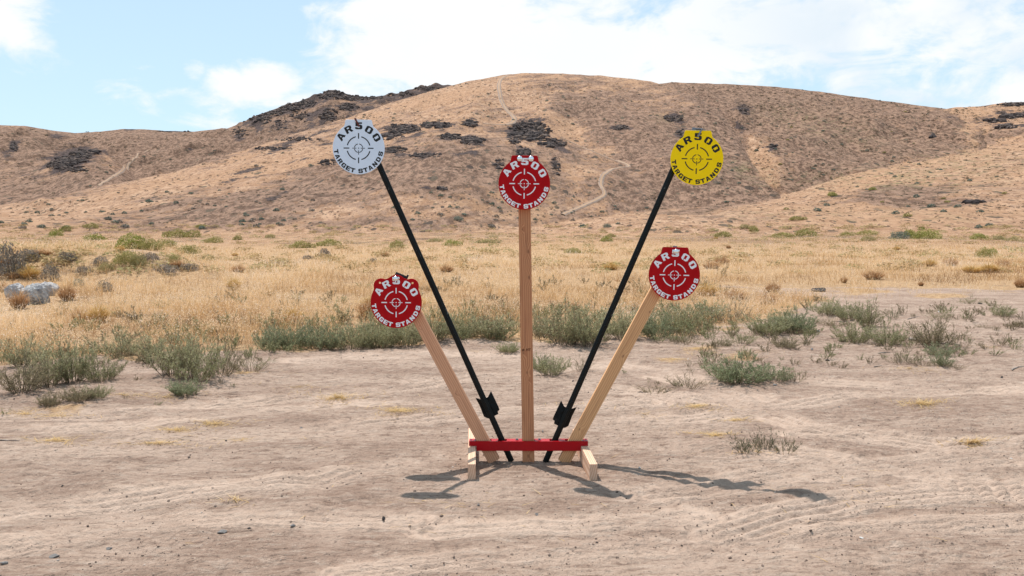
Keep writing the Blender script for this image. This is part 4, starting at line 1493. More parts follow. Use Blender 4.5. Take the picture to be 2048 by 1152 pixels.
shrub(60, 520, 40, 22, M_GREYTWIG, 'twig_shrub', 'grey shrub behind the large dark one at the left edge', 'shrub', 'grey and brown dead shrubs', 'near')
shrub(210, 583, 34, 20, M_GREYTWIG, 'twig_shrub', 'small dark dead shrub in the grass right of the brown tuft', 'shrub', 'grey and brown dead shrubs', 'near')
shrub(200, 528, 30, 14, M_GREYTWIG, 'twig_shrub', 'dark dead shrub at the left part of the brown bank', 'shrub', 'grey and brown dead shrubs', 'near')
shrub(135, 522, 40, 18, M_GREYTWIG, 'twig_shrub', 'dark brown dead shrub on the bank left of the other', 'shrub', 'grey and brown dead shrubs', 'near')
shrub(157, 572, 26, 14, M_SAGE, 'twig_shrub', 'grey-green low shrub above the brown tuft by the boulder', 'shrub', 'grey and brown dead shrubs', 'near')
for bx_, by_, w_, h_, mt_, lb_ in [
        (330, 545, 46, 16, M_GREYTWIG, 'grey dead shrub at the foot of the brown bank, left of two'),
        (378, 540, 40, 13, M_GREYTWIG, 'grey dead shrub at the foot of the brown bank, right of two'),
        (300, 520, 40, 14, M_GREYTWIG, 'dark dead shrub on the brown bank between the olive bushes'),
        (215, 540, 34, 14, M_OLIVE, 'olive-brown shrub left of the olive bush on the bank'),
        (170, 545, 40, 13, M_GREYTWIG, 'dark brown dead shrub low on the left bank'),
        (415, 520, 30, 10, M_OLIVE, 'olive-brown shrub right of the olive bushes past the bank')]:
    shrub(bx_, by_, w_, h_, mt_, 'twig_shrub', lb_, 'shrub', 'grey and brown dead shrubs', 'near')
shrub(617, 518, 26, 7, M_GREYTWIG, 'twig_shrub', 'flat dark dead shrub behind the left red plate', 'shrub', 'grey and brown dead shrubs', 'mid')
shrub(650, 512, 22, 14, M_GREYTWIG, 'twig_shrub', 'dark dead shrub right of the flat one behind the left red plate', 'shrub', 'grey and brown dead shrubs', 'mid')
shrub(745, 525, 16, 9, M_GREYTWIG, 'twig_shrub', 'small grey shrub above the left red plate', 'shrub', 'grey and brown dead shrubs', 'mid')

# bunch grasses
BG = {}


def bunch_mesh(mat, v, n=520):
    key = (mat.name, v)
    if key not in BG:
        rng = np.random.default_rng(4000 + v)
        th = rng.uniform(0, 6.28, n)
        tl = np.sqrt(rng.uniform(0, 1, n))
        base = np.stack([np.cos(th) * tl * .25, np.sin(th) * tl * .25, np.zeros(n)], 1)
        h = rng.uniform(.45, 1.0, n) * (1.05 - .55 * tl)
        lean = np.stack([np.cos(th) * tl, np.sin(th) * tl], 1) * 1.3 + rng.normal(0, .22, (n, 2))
        V, Q, T, tn = blades(n, rng, base, h, lean, .022, tone0=.5, tones=.22)
        me = raw_mesh('bunchgrass', V, [Q, T], dict(tone=tn))
        me.materials.append(mat)
        BG[key] = me
    return BG[key]


def bunch(bx, by, wpx, hpx, mat, label, group):
    p = place(bx, by)[0]
    k = pxm(p)
    o = link('bunchgrass', bunch_mesh(mat, int(RNG.integers(3))), None, loc=tuple(p))
    o.scale = (wpx * k / 1.7, wpx * k / 1.7, hpx * k)
    o.rotation_euler = (0, 0, RNG.uniform(0, 6.28))
    return tag(o, label, 'grass tuft', group)


TG = 'separate grass tufts in the dry grass'
for a in [
    (38, 618, 70, 62, M_TANTUFT, 'rust-brown grass tuft in front of the left end of the boulder'),
    (135, 600, 64, 55, M_TANTUFT, 'rust-brown grass tuft right of the white boulder'),
    (60, 556, 70, 40, M_GOLDTUFT, 'golden grass tuft just behind the boulder'),
    (240, 503, 34, 20, M_GOLDTUFT, 'golden tuft left of the bright bank-top bush'),
    (86, 510, 60, 18, M_TANTUFT, 'brown tuft on the left bank behind the golden one'),
    (1222, 540, 56, 26, M_GOLDTUFT, 'golden grass tuft left of the right metal post'),
    (893, 544, 52, 24, M_TANTUFT, 'rust-brown tuft just right of the left metal post'),
    (1688, 566, 26, 24, M_TANTUFT, 'slim brown tuft in grass above the black slab'),
    (1842, 572, 22, 16, M_TANTUFT, 'small brown tuft in grass at the right'),
    (2040, 575, 40, 34, M_TANTUFT, 'brown tuft at the right edge of the picture'),
    (1457, 497, 20, 12, M_TANTUFT, 'small round brown tuft right of the right red plate'),
    (1793, 500, 26, 12, M_GOLDTUFT, 'golden tuft below the blue-grey sagebrush'),
    (1432, 478, 16, 8, M_GOLDTUFT, 'tiny golden tuft above the right red plate'),
    (470, 512, 26, 11, M_GOLDTUFT, 'golden tuft in the plain left of the flat dead shrub'),
    (585, 640, 70, 34, M_GOLDTUFT, 'golden tuft behind the green row left of the left red plate'),
    (160, 640, 70, 38, M_TANTUFT, 'brown tuft in the grass below the boulder'),
    (770, 512, 34, 14, M_TANTUFT, 'brown tuft above the left red plate'),
    (1150, 620, 50, 24, M_TANTUFT, 'brown tuft behind the tall feathery weed'),
]:
    bunch(*a, TG)
rt = np.random.default_rng(61)
TUFTS = []
for i_ in range(26):
    bx_ = rt.uniform(-40, 2080)
    by_ = 528 + (border(bx_) - 560) * rt.uniform(0, 1) ** 1.3
    k_ = (by_ - 450) / 100.0
    mt_, nm_ = ((M_TANTUFT, 'rust-brown'), (M_GOLDTUFT, 'golden'), (M_TANTUFT, 'rust-brown'))[int(rt.integers(3))]
    o = bunch(bx_, by_, 44 * k_ * rt.uniform(.7, 1.5) + 12, 21 * k_ * rt.uniform(.7, 1.4) + 5, mt_, 'x', TG)
    TUFTS.append((o, nm_ + ' grass tuft', bx_, by_))
label_out(TUFTS, [('the white boulder', 70, 590), ('the left red plate', 792, 600), ('the left metal post', 880, 560), ('the centre post', 1056, 560),
                  ('the right metal post', 1240, 560), ('the right red plate', 1348, 550), ('the black slab', 1637, 583),
                  ('the dark olive bush in pale grass', 1975, 510), ('the brown bank', 330, 540), ('the left bush clump', 400, 660)], 'grass tuft', TG)

# sagebrush dots over the hills
rs = np.random.default_rng(77)
zones = [  # (x0, x1, y0, y1, n, label)
    (0, 640, 400, 458, 62, 'small grey-green sagebrush on the lower slope left of the white plate'),
    (120, 640, 300, 400, 26, 'tiny sagebrush on the long pale slope left of the white plate'),
    (790, 1300, 385, 455, 48, 'small sagebrush on the lower slope around the centre red plate'),
    (700, 1300, 155, 250, 44, 'tiny dark shrub high on the main hill near the dirt track'),
    (1340, 1520, 180, 420, 30, 'tiny dark shrub on the slope around the yellow plate'),
    (1520, 1880, 185, 370, 56, 'tiny sagebrush on the broad right hill'),
    (1560, 2048, 330, 460, 34, 'sagebrush on the near right slope below the broad hill'),
]
hs = []
SAGE = []
for x0, x1, y0, y1, n, lab in zones:
    P = place(rs.uniform(x0, x1, n), rs.uniform(y0, y1, n))
    for p in P:
        if np.isnan(p[0]) or math.hypot(p[0], p[1]) < 90:
            continue
        mt = M_SAGE if rs.random() < .75 else (M_RABBIT if 'right' in lab else M_GREYTWIG)
        o = link('sagebrush', mound_mesh('far', mt, int(rs.integers(4))), None, loc=tuple(p))
        s = rs.uniform(.45, 1.0) * (1.15 if p[1] > 400 else .8)
        o.scale = (s, s, s * rs.uniform(.65, .9))
        o.rotation_euler = (0, 0, rs.uniform(0, 6.28))
        SAGE.append((o, mt, s))
LMK = [('the white plate', 717, 293), ('the yellow plate', 1392, 317), ('the centre red plate', 1048, 365), ('the pointed dark summit', 665, 185),
       ('the dark knob at far left', 150, 315), ('the shoulder outcrop', 1062, 265), ('the upper bend of the dirt track', 1000, 185),
       ('the lower bend of the dirt track', 1205, 372), ('the right rimrock ledges', 2015, 240), ('the gully head', 1490, 220),
       ('the left red plate', 792, 560), ('the right red plate', 1348, 500), ('the bright bank-top bush', 265, 485),
       ('the brightest green bush', 1850, 470), ('the long thin rock line', 600, 278), ('the lone rounded rock', 1866, 272),
       ('the near right rock scatter', 1950, 404), ('the long black ledge', 883, 250), ('the far left track', 250, 340),
       ('the leftmost hill foot', 20, 440), ('the small isolated rock', 884, 377)]
label_out([(o, {'sagebrush_leaf': 'grey-green', 'rabbitbrush_leaf': 'olive', 'grey_twig': 'dark twiggy'}[mt.name] + ' shrub',
            float(project(*[np.array(v) for v in o.location])[0]), float(project(*[np.array(v) for v in o.location])[1])) for o, mt, s in SAGE],
          LMK, 'shrub', 'sagebrush dotted over the hills')
# the uncountable rest: low scrub and knee-high clumps over the slopes as one object
n = 11000
P = place(np.concatenate([rs.uniform(-120, 2170, n - 3000), rs.uniform(1380, 2170, 3000)]),
          np.concatenate([rs.uniform(165, 462, n - 3000), rs.uniform(175, 430, 3000)]))
P = P[~np.isnan(P[:, 0])]
P = P[np.hypot(P[:, 0], P[:, 1]) > 110]
parts = []
tmpl = [mound(600 + i, n=26, leaf=.62, shell=.3) for i in range(4)]
for p in P:
    V, F4, t = tmpl[rs.integers(4)]
    s = (.14 + .48 * rs.uniform() ** 2.0) * math.hypot(p[0], p[1]) / 420
    parts.append((rotz(V, rs.uniform(0, 6.28)) * s * np.array([1.2, 1.2, .8]) + p, [F4], np.clip(t * .6 + rs.uniform(0, .4), 0, 1)))
V, F_, t = merge(parts)
M_SCRUB = leafy('hill_scrub', [(0, (.065, .048, .038)), (.5, (.125, .100, .068)), (.8, (.19, .165, .11)), (1, (.34, .24, .15))], .1)
tag(link('scrub', raw_mesh('scrub', V, F_, dict(tone=t)), M_SCRUB), 'countless tiny clumps of scrub speckling all the hillsides', 'scrub', None, 'stuff')

# low olive and tan clumps over the plain (stuff)
n = 900
yy = 452 + 95 * rs.uniform(0, 1, n) ** 1.6
xx = rs.uniform(-150, 2200, n)
P = place(xx, yy)
parts = []
for p, y_ in zip(P, yy):
    if np.isnan(p[0]) or math.hypot(p[0], p[1]) < 22:
        continue
    V, F4, t = mound(700 + int(rs.integers(6)), n=70, leaf=.30, shell=.5)
    s = rs.uniform(.12, .40) * (.6 + math.hypot(p[0], p[1]) / 110)
    parts.append((rotz(V, rs.uniform(0, 6.28)) * s * np.array([1.3, 1.3, .6]) + p, [F4], np.clip(t * .4 + rs.uniform(0, .6), 0, 1)))
V, F_, t = merge(parts)
M_CLUMP = leafy('plain_clumps', [(0, (.24, .16, .09)), (.35, (.38, .27, .13)), (.6, (.50, .36, .19)), (.85, (.34, .30, .14)), (1, (.25, .25, .10))], .25)
tag(link('low_clumps', raw_mesh('low_clumps', V, F_, dict(tone=t)), M_CLUMP), 'low tan and olive clumps scattered through the dry grass plain', 'clumps', None, 'stuff')


# ------------------------------------------------------------------ dry grass field
def build_grass():
    rng = np.random.default_rng(5)
    parts = []
    # (count, y range low..high above the border in px, height, head)
    n = 180000
    px = rng.uniform(-260, 2310, n)
    lo = border(px)
    u = rng.uniform(0, 1, n) ** .90
    py = lo + 6 - (lo - 456) * u
    x, y = gpt(px, py)
    r = np.hypot(x, y)
    az = np.arctan2(x, y)
    # patchy density
    d = .55 + 1.0 * fbm(x / .9, y / .9, 3, 61) + .5 * fbm(x / 5, y / 5, 2, 62)
    d -= 1.3 * mask(px, py, [(72, 600, 60, 22, 0, 1)], 1)
    d -= 1.0 * mask(px, py, [(300, 545, 110, 14, 4, 1), (140, 522, 60, 12, 0, .8), (1600, 584, 110, 12, 0, 1.1), (1700, 598, 90, 12, 0, 1),
                             (1450, 576, 60, 8, 0, .8), (1000, 655, 200, 10, 0, .5), (430, 660, 40, 10, 0, .8), (1850, 585, 150, 8, 0, .5)], 1)
    d -= .9 * sstep(py - lo - 24 * fbm(x / 1.2, y / 1.2, 3, 19), -26, 6)
    keep = (rng.uniform(0, 1, n) < np.clip(d, .06, 1)) & (r < 230)
    x, y, r, px, py = x[keep], y[keep], r[keep], px[keep], py[keep]
    n = len(x)
    z = gz(x, y) - .01
    near = 1 - sstep(r, 12, 40)
    zone = fbm(x / 3.5, y / 3.5, 3, 71)
    zone2 = fbm(x / 1.3, y / 1.3, 2, 72)
    h = (.13 + .20 * rng.uniform(0, 1, n) + .13 * zone + .08 * zone2) * (1 - .25 * sstep(r, 40, 120)) * (.55 + .45 * sstep(border(px) - py, 0, 30))
    h = h * (.55 + .95 * vnoise(x / .5, y / .6, 83) * vnoise(x / 1.9 + 5, y / 1.9, 84) ** .5)
    h = np.clip(h * (1 + .25 * (1 - sstep(r, 14, 40))), .06, .6)
    lean = rng.normal(0, .55, (n, 2))
    wd = np.maximum(.0028, .50 * r / F)
    tone = .44 + .55 * zone + .45 * zone2
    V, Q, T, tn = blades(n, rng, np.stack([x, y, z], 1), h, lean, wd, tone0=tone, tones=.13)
    parts.append((V, [Q, T], tn))
    # seed heads: pale panicles on part of the stalks
    sel = rng.uniform(0, 1, n) < np.clip(.45 + .5 * fbm(x / 2.2, y / 2.2, 2, 75), .1, .9)
    tip = V.reshape(n, 5, 3)[sel, 4]
    rr = r[sel]
    m = len(tip)
    k = 3
    tip = np.repeat(tip, k, 0) + rng.normal(0, .022, (m * k, 3)) * (1 + np.repeat(rr, k)[:, None] / 40)
    V2, F4 = quads_cloud(tip, np.maximum(.016, .95 * np.repeat(rr, k) / F), rng, .45, zbias=.3)
    t2 = np.repeat(np.clip(.84 + .2 * np.repeat(zone[sel], k) + rng.normal(0, .13, m * k), 0, 1), 4)
    parts.append((V2, [F4], t2))
    V, F_, t = merge(parts)
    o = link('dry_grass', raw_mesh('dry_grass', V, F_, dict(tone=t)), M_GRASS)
    tag(o, 'pale golden dry grass with whitish seed heads covering the plain behind the bare dirt', 'grass', None, 'stuff')


build_grass()


# straw litter patches lying on the dirt
def build_straw():
    rng = np.random.default_rng(15)
    xs, ys, up = [], [], []
    for cx, cy, rx, ry, n in [(800, 824, 52, 9, 520), (675, 793, 48, 9, 520), (430, 846, 48, 6, 260), (355, 862, 40, 8, 220),
                              (320, 888, 70, 5, 200), (110, 880, 60, 8, 240), (50, 822, 60, 7, 240), (120, 826, 60, 5, 160),
                              (1845, 812, 36, 7, 420), (1945, 885, 34, 5, 260), (1395, 814, 40, 9, 300), (1470, 840, 34, 4, 160),
                              (1430, 873, 40, 5, 220), (480, 880, 60, 4, 60), (1490, 708, 50, 8, 260), (1390, 700, 40, 8, 200),
                              (1350, 722, 30, 6, 150), (480, 748, 60, 6, 160), (330, 790, 60, 6, 140), (1820, 742, 80, 6, 160),
                              (250, 792, 60, 5, 120), (1130, 805, 60, 5, 80), (600, 770, 80, 6, 90), (1300, 830, 60, 8, 40),
                              (1980, 700, 60, 10, 120), (1250, 690, 60, 6, 120), (950, 700, 60, 6, 60), (930, 1010, 400, 60, 60),
                              (1700, 1000, 300, 60, 60), (470, 1005, 40, 5, 40), (1520, 905, 60, 4, 90)]:
        a = rng.uniform(0, 6.28, n)
        q_ = np.abs(rng.normal(0, .85, n)) * (1 + .6 * np.sin(3 * a + cx))
        x, y = gpt(cx + rx * q_ * np.cos(a), cy + ry * q_ * np.sin(a))
        xs.append(x)
        ys.append(y)
        up.append(np.full(n, 1.0 if (cx, cy) in ((1845, 812), (1945, 885), (675, 793)) else .35))
    x, y, up = np.concatenate(xs), np.concatenate(ys), np.concatenate(up)
    n = len(x)
    z = gz(x, y) + .002
    th = rng.uniform(0, 6.28, n)
    L = rng.uniform(.03, .11, n)
    el = rng.uniform(0, .5, n) * up
    h = np.maximum(.006, L * np.sin(el))
    lean = np.stack([np.cos(th), np.sin(th)], 1) * (L * np.cos(el) / h)[:, None]
    V, Q, T, tn = blades(n, rng, np.stack([x, y, z], 1), h, lean, .0035, tone0=.6, tones=.2, droop=0)
    V[:, 2] += 0
    o = link('straw', raw_mesh('straw', V, [Q, T], dict(tone=tn)), M_STRAW)
    tag(o, 'flattened yellow straw lying in thin patches on the bare dirt', 'straw', None, 'stuff')


build_straw()

# ------------------------------------------------------------------ boulder, stones, sticks, litter
def stone_mesh(seed, sub=2, flat=.6, rough=.1, cuts=10):
    V, Fc = rock_arrays(np.random.default_rng(seed), sub, flat, cuts, rough)
    return raw_mesh('stone', V, [Fc])


def boulder_mesh(seed, sub=5, flat=.8):
    rng = np.random.default_rng(seed)
    V, Fc = rock_arrays(rng, sub, flat, 0, .0)
    d = V / np.linalg.norm(V, axis=1)[:, None]
    V = V * (1 + .34 * fbm(d[:, 0] * 1.3 + d[:, 2] * .9 + seed, d[:, 1] * 1.5 - d[:, 2] * .8, 3, seed))[:, None]
    for k in range(13):
        n = rng.normal(size=3)
        n /= np.linalg.norm(n)
        e = V @ n - rng.uniform(.62, .82)
        V = V - np.outer(np.maximum(e, 0) * .85, n)
    V = V - d * (.11 * np.abs(fbm(d[:, 0] * 5 + d[:, 2] * 3, d[:, 1] * 4 + d[:, 2] * 5, 4, seed + 3)) ** .7)[:, None]
    return raw_mesh('boulder', V, [Fc])


def put_rock(me, mat, bx, by, wpx, hpx, name, label, cat, group=None, sink=.25, rz=None):
    p = place(bx, by)[0]
    k = pxm(p)
    if me.materials and me.materials[0] != mat:
        me = me.copy()
        me.materials.clear()
    o = link(name, me, mat, loc=(p[0], p[1], p[2] + hpx * k * (.5 - sink)))
    o.scale = (wpx * k / 2, wpx * k / 2 * .8, hpx * k * .72)
    o.rotation_euler = (0, 0, RNG.uniform(0, 6.28) if rz is None else rz)
    return tag(o, label, cat, group)


put_rock(boulder_mesh(3), M_PALE2, 70, 606, 74, 56, 'boulder', 'large white and blue-grey cracked boulder in the dry grass at left', 'boulder', 'pale boulders at left', .3, .3)
put_rock(boulder_mesh(8), M_PALE, 90, 592, 56, 36, 'boulder', 'pale cream slab-like boulder leaning behind the right of the blue-grey one', 'boulder', 'pale boulders at left', .2, .1)
put_rock(boulder_mesh(5), M_PALE, 32, 598, 50, 44, 'boulder', 'rounded white boulder left of the blue-grey one', 'boulder', 'pale boulders at left', .3, .2)

SM = [stone_mesh(70 + i, 2, .62) for i in range(6)]
STONES = [
    (767, 1097, 12, 11, M_STONED, 'dark pebble with a sharp top in the near foreground left of centre'),
    (586, 1073, 14, 8, M_STONE, 'grey pebble in the foreground left of the dark sharp one'),
    (219, 1121, 15, 8, M_STONE, 'grey stone near the bottom left corner'),
    (112, 1149, 26, 9, M_STONE, 'flat grey stone cut by the bottom edge at left'),
    (8, 1135, 20, 7, M_STONE, 'flat pale stone at the bottom left corner'),
    (446, 1148, 24, 9, M_STONE, 'flat grey stone at the bottom edge left of centre'),
    (603, 853, 9, 7, M_STONE, 'round grey pebble on dirt between the straw patches and the stand'),
    (500, 1120, 10, 4, M_STONED, 'small flat dark pebble in the left foreground'),
    (1073, 1078, 13, 8, M_STONE, 'cluster-like grey stone in the foreground below the stand'),
    (957, 1013, 9, 6, M_STONE, 'small grey stone just in front of the stand, left side'),
    (883, 1035, 10, 6, M_CLOD, 'brown clod in front of the left shadow'),
    (1279, 933, 6, 5, M_STONEW, 'tiny pale pebble right of the stand leg'),
    (1286, 941, 4, 3, M_STONE, 'tiny grey pebble touching the pale one right of the stand leg'),
    (1085, 863, 7, 8, M_STONE, 'pointed grey stone right behind the red crossbar'),
    (1655, 723, 12, 7, M_STONED, 'black stone on dirt right of the vivid sprawling weed'),
    (1624, 701, 9, 6, M_STONE, 'grey stone between the dense bush and the black stone'),
    (1636, 665, 9, 6, M_STONEW, 'white round stone at the edge of the right weed patch'),
    (1550, 772, 10, 6, M_STONE, 'pale grey stone just below the vivid sprawling weed'),
    (2004, 757, 8, 7, M_STONED, 'black round stone near the right edge'),
    (2022, 916, 9, 4, M_STONEW, 'small white stone near the right edge in the middle dirt'),
    (1678, 813, 6, 4, M_STONE, 'small grey stone on open dirt right of the stand'),
    (1376, 720, 7, 4, M_STONEW, 'small white stone near the weeds right of the wooden post'),
    (1270, 795, 8, 5, M_STONE, 'small grey stone below the right wooden post weeds'),
    (1146, 762, 6, 5, M_STONED, 'dark small stone between the centre post and right metal post'),
    (1452, 1060, 7, 4, M_STONED, 'small dark pebble in the right foreground'),
    (1720, 1138, 14, 4, M_STONEW, 'pale chip of stone near the bottom right'),
    (1500, 1114, 12, 4, M_STONEW, 'pale flat chip at the bottom, right of centre'),
    (1878, 623, 8, 5, M_STONEW, 'white stone on the bare dirt at upper right'),
    (1960, 607, 12, 4, M_STONED, 'dark flat stone at the grass edge at right'),
    (1560, 588, 11, 4, M_CLOD, 'brown clod at the grass edge left of the black slab'),
    (452, 883, 8, 4, M_STONED, 'small dark pebble among the left straw patches'),
    (830, 984, 10, 5, M_CLOD, 'clod lying at the edge of the lower left shadow'),
    (378, 915, 10, 6, M_CLOD, 'brown clod on the small dirt ridge at left'),
    (385, 984, 7, 4, M_STONE, 'small pale pebble in the left foreground dirt'),
    (125, 980, 7, 4, M_STONED, 'small dark pebble at far left in the foreground dirt'),
    (1424, 828, 7, 4, M_STONE, 'small pale stone on dirt above the nearest weed'),
]
for i, (bx, by, w_, h_, m_, lab) in enumerate(STONES):
    put_rock(SM[i % 6], m_, bx, by, w_, h_, 'stone', lab, 'stone', 'stones on the bare dirt', .2)

# grit and clods: uncountable
rng = np.random.default_rng(99)
n = 5200
px, py = rng.uniform(-200, 2250, n), 1170 - 560 * rng.uniform(0, 1, n) ** 1.25
ok = py > border(px) - 10
px, py = px[ok], py[ok]
x, y = gpt(px, py)
cl = fbm(x / .8, y / .8, 3, 55)
ok = rng.uniform(0, 1, len(x)) < np.clip(.45 + 1.4 * cl, .04, 1)
x, y = x[ok], y[ok]
z = gz(x, y)
parts = []
for i in range(len(x)):
    V, Fc = RARR[int(rng.integers(8))]
    s = (.0018 + .0062 * rng.uniform() ** 5 + .00030 * y[i])
    parts.append((rotz(V, rng.uniform(0, 6.28)) * s + np.array([x[i], y[i], z[i] + s * .25]), [Fc], np.full(len(V), rng.uniform())))
V, F_, t = merge(parts)
M_GRIT = leafy('grit', [(0, (.085, .065, .056)), (.35, (.20, .145, .115)), (.85, (.36, .27, .22)), (1, (.6, .55, .5))], 0.0)
tag(link('gravel', raw_mesh('gravel', V, F_, dict(tone=t)), M_GRIT), 'small grit and crumbs of dirt strewn over the bare ground', 'gravel', None, 'stuff')


# sticks
def wood_dark():
    m, q = new_mat('weathered_stick')
    P = q.n('ShaderNodeTexCoord').outputs['Object']
    n = q.noise(q.scalev(P, (12, 60, 60)), 1.0, 4, .7)
    finish(q, q.mix(q.mapr(n, .4, .65), (.34, .29, .25), (.10, .075, .06)), .9, n, .5, .003)
    return m


M_STICK = wood_dark()


def stick(p0, p1, r, label, mat=None, forks=0):
    a, b = place(*p0)[0], place(*p1)[0]
    rng = np.random.default_rng(int(p0[0]))
    k = 9
    pts = a[None] + (b - a)[None] * np.linspace(0, 1, k)[:, None]
    L = np.linalg.norm(b - a)
    pts += rng.normal(0, L * .012, (k, 3)) * np.array([1, 1, .4])
    pts[:, 2] = gz(pts[:, 0], pts[:, 1]) + r * .9
    d = (b - a) / L
    side = np.cross(d, [0, 0, 1])
    side /= np.linalg.norm(side)
    up = np.cross(side, d)
    ang = np.arange(7) * 2 * math.pi / 7
    ring = np.cos(ang)[:, None] * side + np.sin(ang)[:, None] * up
    rad = r * np.linspace(1, .45, k) * rng.uniform(.85, 1.15, k)
    o0 = pts.mean(0)
    V = (pts[:, None] + ring[None] * rad[:, None, None]).reshape(-1, 3) - o0
    idx = np.arange(k * 7).reshape(k, 7)
    nx = np.roll(idx, -1, 1)
    Q = np.stack([idx[:-1], nx[:-1], nx[1:], idx[1:]], -1).reshape(-1, 4)
    caps = [idx[0][::-1][None], idx[-1][None]]
    me = raw_mesh('stick', V, [Q] + caps, None, True)
    tag(link('stick', me, mat or M_STICK, loc=tuple(o0)), label, 'stick', 'dead sticks on the ground')


stick((1818, 682), (1918, 696), .017, 'longest grey stick lying across the right-hand weed patch')
stick((1733, 668), (1754, 672), .017, 'short dark stick sticking out of the right-hand weed patch')
stick((1680, 682), (1694, 680), .014, 'short pale piece of wood left of the right-hand weed patch')
stick((1756, 709), (1780, 707), .007, 'thin stick lying left of the brown dry weeds')
stick((2022, 742), (2048, 734), .008, 'thin stick pointing to the right edge of the picture')
stick((1068, 662), (1094, 676), .004, 'thin white stalk slanting just right of the centre post', M_STONEW)
stick((0, 882), (38, 884), .005, 'thin dark twig at the left edge on the dirt')
stick((1815, 640), (1840, 635), .006, 'small curved twig on the bare dirt at right')
stick((1748, 737), (1764, 736), .005, 'short dark twig near the black stone')

# dark broken slab at the grass edge
p = place(1637, 583)[0]
bm = bmesh.new()
pts = [(-.16, 0), (-.13, .06), (.14, .075), (.165, .03), (.13, -.02), (-.1, -.015)]
add_prism(bm, pts, -.02, .02)
bmesh.ops.subdivide_edges(bm, edges=bm.edges[:], cuts=3, use_grid_fill=True)
for v in bm.verts:
    v.co += Vector((random.Random(v.index).uniform(-.005, .005),) * 3)
me = bm_mesh('slab', bm)
me.transform(Matrix.Rotation(R_(-50), 4, 'X'))
tag(link('broken_slab', me, M_STONED, loc=(p[0], p[1], p[2] + .02)), 'flat black broken slab lying at the grass edge at right', 'slab')

# ------------------------------------------------------------------ the target stand
YS = 5.0


def wood_board(name, p_bot, p_top, width, thick, mat, bev=.003):
    """square-cut board, wide face to -y, origin at its foot, local z along it"""
    p_bot, p_top = Vector(p_bot), Vector(p_top)
    d = p_top - p_bot
    L = d.length
    zax = d.normalized()
    yax = Vector((0, 1, 0))
    yax = (yax - zax * yax.dot(zax)).normalized()
    xax = yax.cross(zax)
    M = Matrix.Translation(p_bot) @ Matrix((xax, yax, zax)).transposed().to_4x4()
    bm = bmesh.new()
    add_box(bm, (-width / 2, -thick / 2, 0), (width / 2, thick / 2, L), None, bev)
    me = bm_mesh(name, bm)
    return me, M, L


W_CENTER = wood_mat('redwood_board', (.42, .175, .085), (.54, .26, .13), (.22, .080, .040),
                    knots=((.018, 1.25, .013), (.020, 1.10, .012), (-.015, 1.38, .006), (-.02, .66, .009), (.0, .545, .010), (-.022, 1.60, .006), (.01, .5, .006), (.0, .05, .012)))
W_LEFT = wood_mat('pinkish_board', (.54, .265, .150), (.66, .36, .215), (.38, .165, .09), knots=((-.012, .46, .007), (-.02, .9, .005)))
W_RIGHT = wood_mat('yellow_board', (.56, .295, .14), (.68, .39, .195), (.32, .145, .065), knots=((.010, .72, .012), (.024, 1.02, .010), (-.012, .22, .009)))
W_SKID = wood_mat('pale_board', (.58, .345, .225), (.70, .47, .335), (.42, .22, .13), knots=((.012, .3, .008),))

POSTW = .0705
GX = float(gz(np.array([0.09]), np.array([YS]))[0])


def posts(name, b, t, mat, label, w_=POSTW, dz=0.0):
    me, M, L = wood_board(name, at_y(b[0], b[1], YS), at_y(t[0], t[1], YS), w_, .038, mat)
    o = link(name, me, mat)
    o.matrix_world = M
    tag(o, label, 'wooden post', 'wooden posts fanned out in the stand')
    return o


pc = posts('wooden_post', (1057, 927), (1047.5, 322), W_CENTER, 'upright reddish-brown wooden post in the middle of the stand, holding a red plate')
posts('wooden_post', (988.5, 921.5), (793, 554), W_LEFT, 'pinkish wooden post leaning to the left, behind the left red plate')
posts('wooden_post', (1127, 924), (1340, 529), W_RIGHT, 'yellowish knotty wooden post leaning to the right, behind the right red plate')

# ink stamp on the centre post
cu = bpy.data.curves.new('grade_stamp', 'FONT')
cu.body = '#: HT'
cu.size = .021
cu.align_x = 'CENTER'
cu.extrude = .0002
cu.offset = .0006
to = bpy.data.objects.new('grade_stamp', cu)
COL.objects.link(to)
me = bpy.data.meshes.new_from_object(to.evaluated_get(bpy.context.evaluated_depsgraph_get()))
bpy.data.objects.remove(to)
me.transform(Matrix(((1, 0, 0, 0), (0, 0, -1, 0), (0, 1, 0, 0), (0, 0, 0, 1))))
me.materials.clear()
M_INK = paint('ink', (.09, .035, .02), .8, 0, .1, .0)
st = link('grade_stamp', me, M_INK, pc)
st.location = (-.002, -.0194, .672)


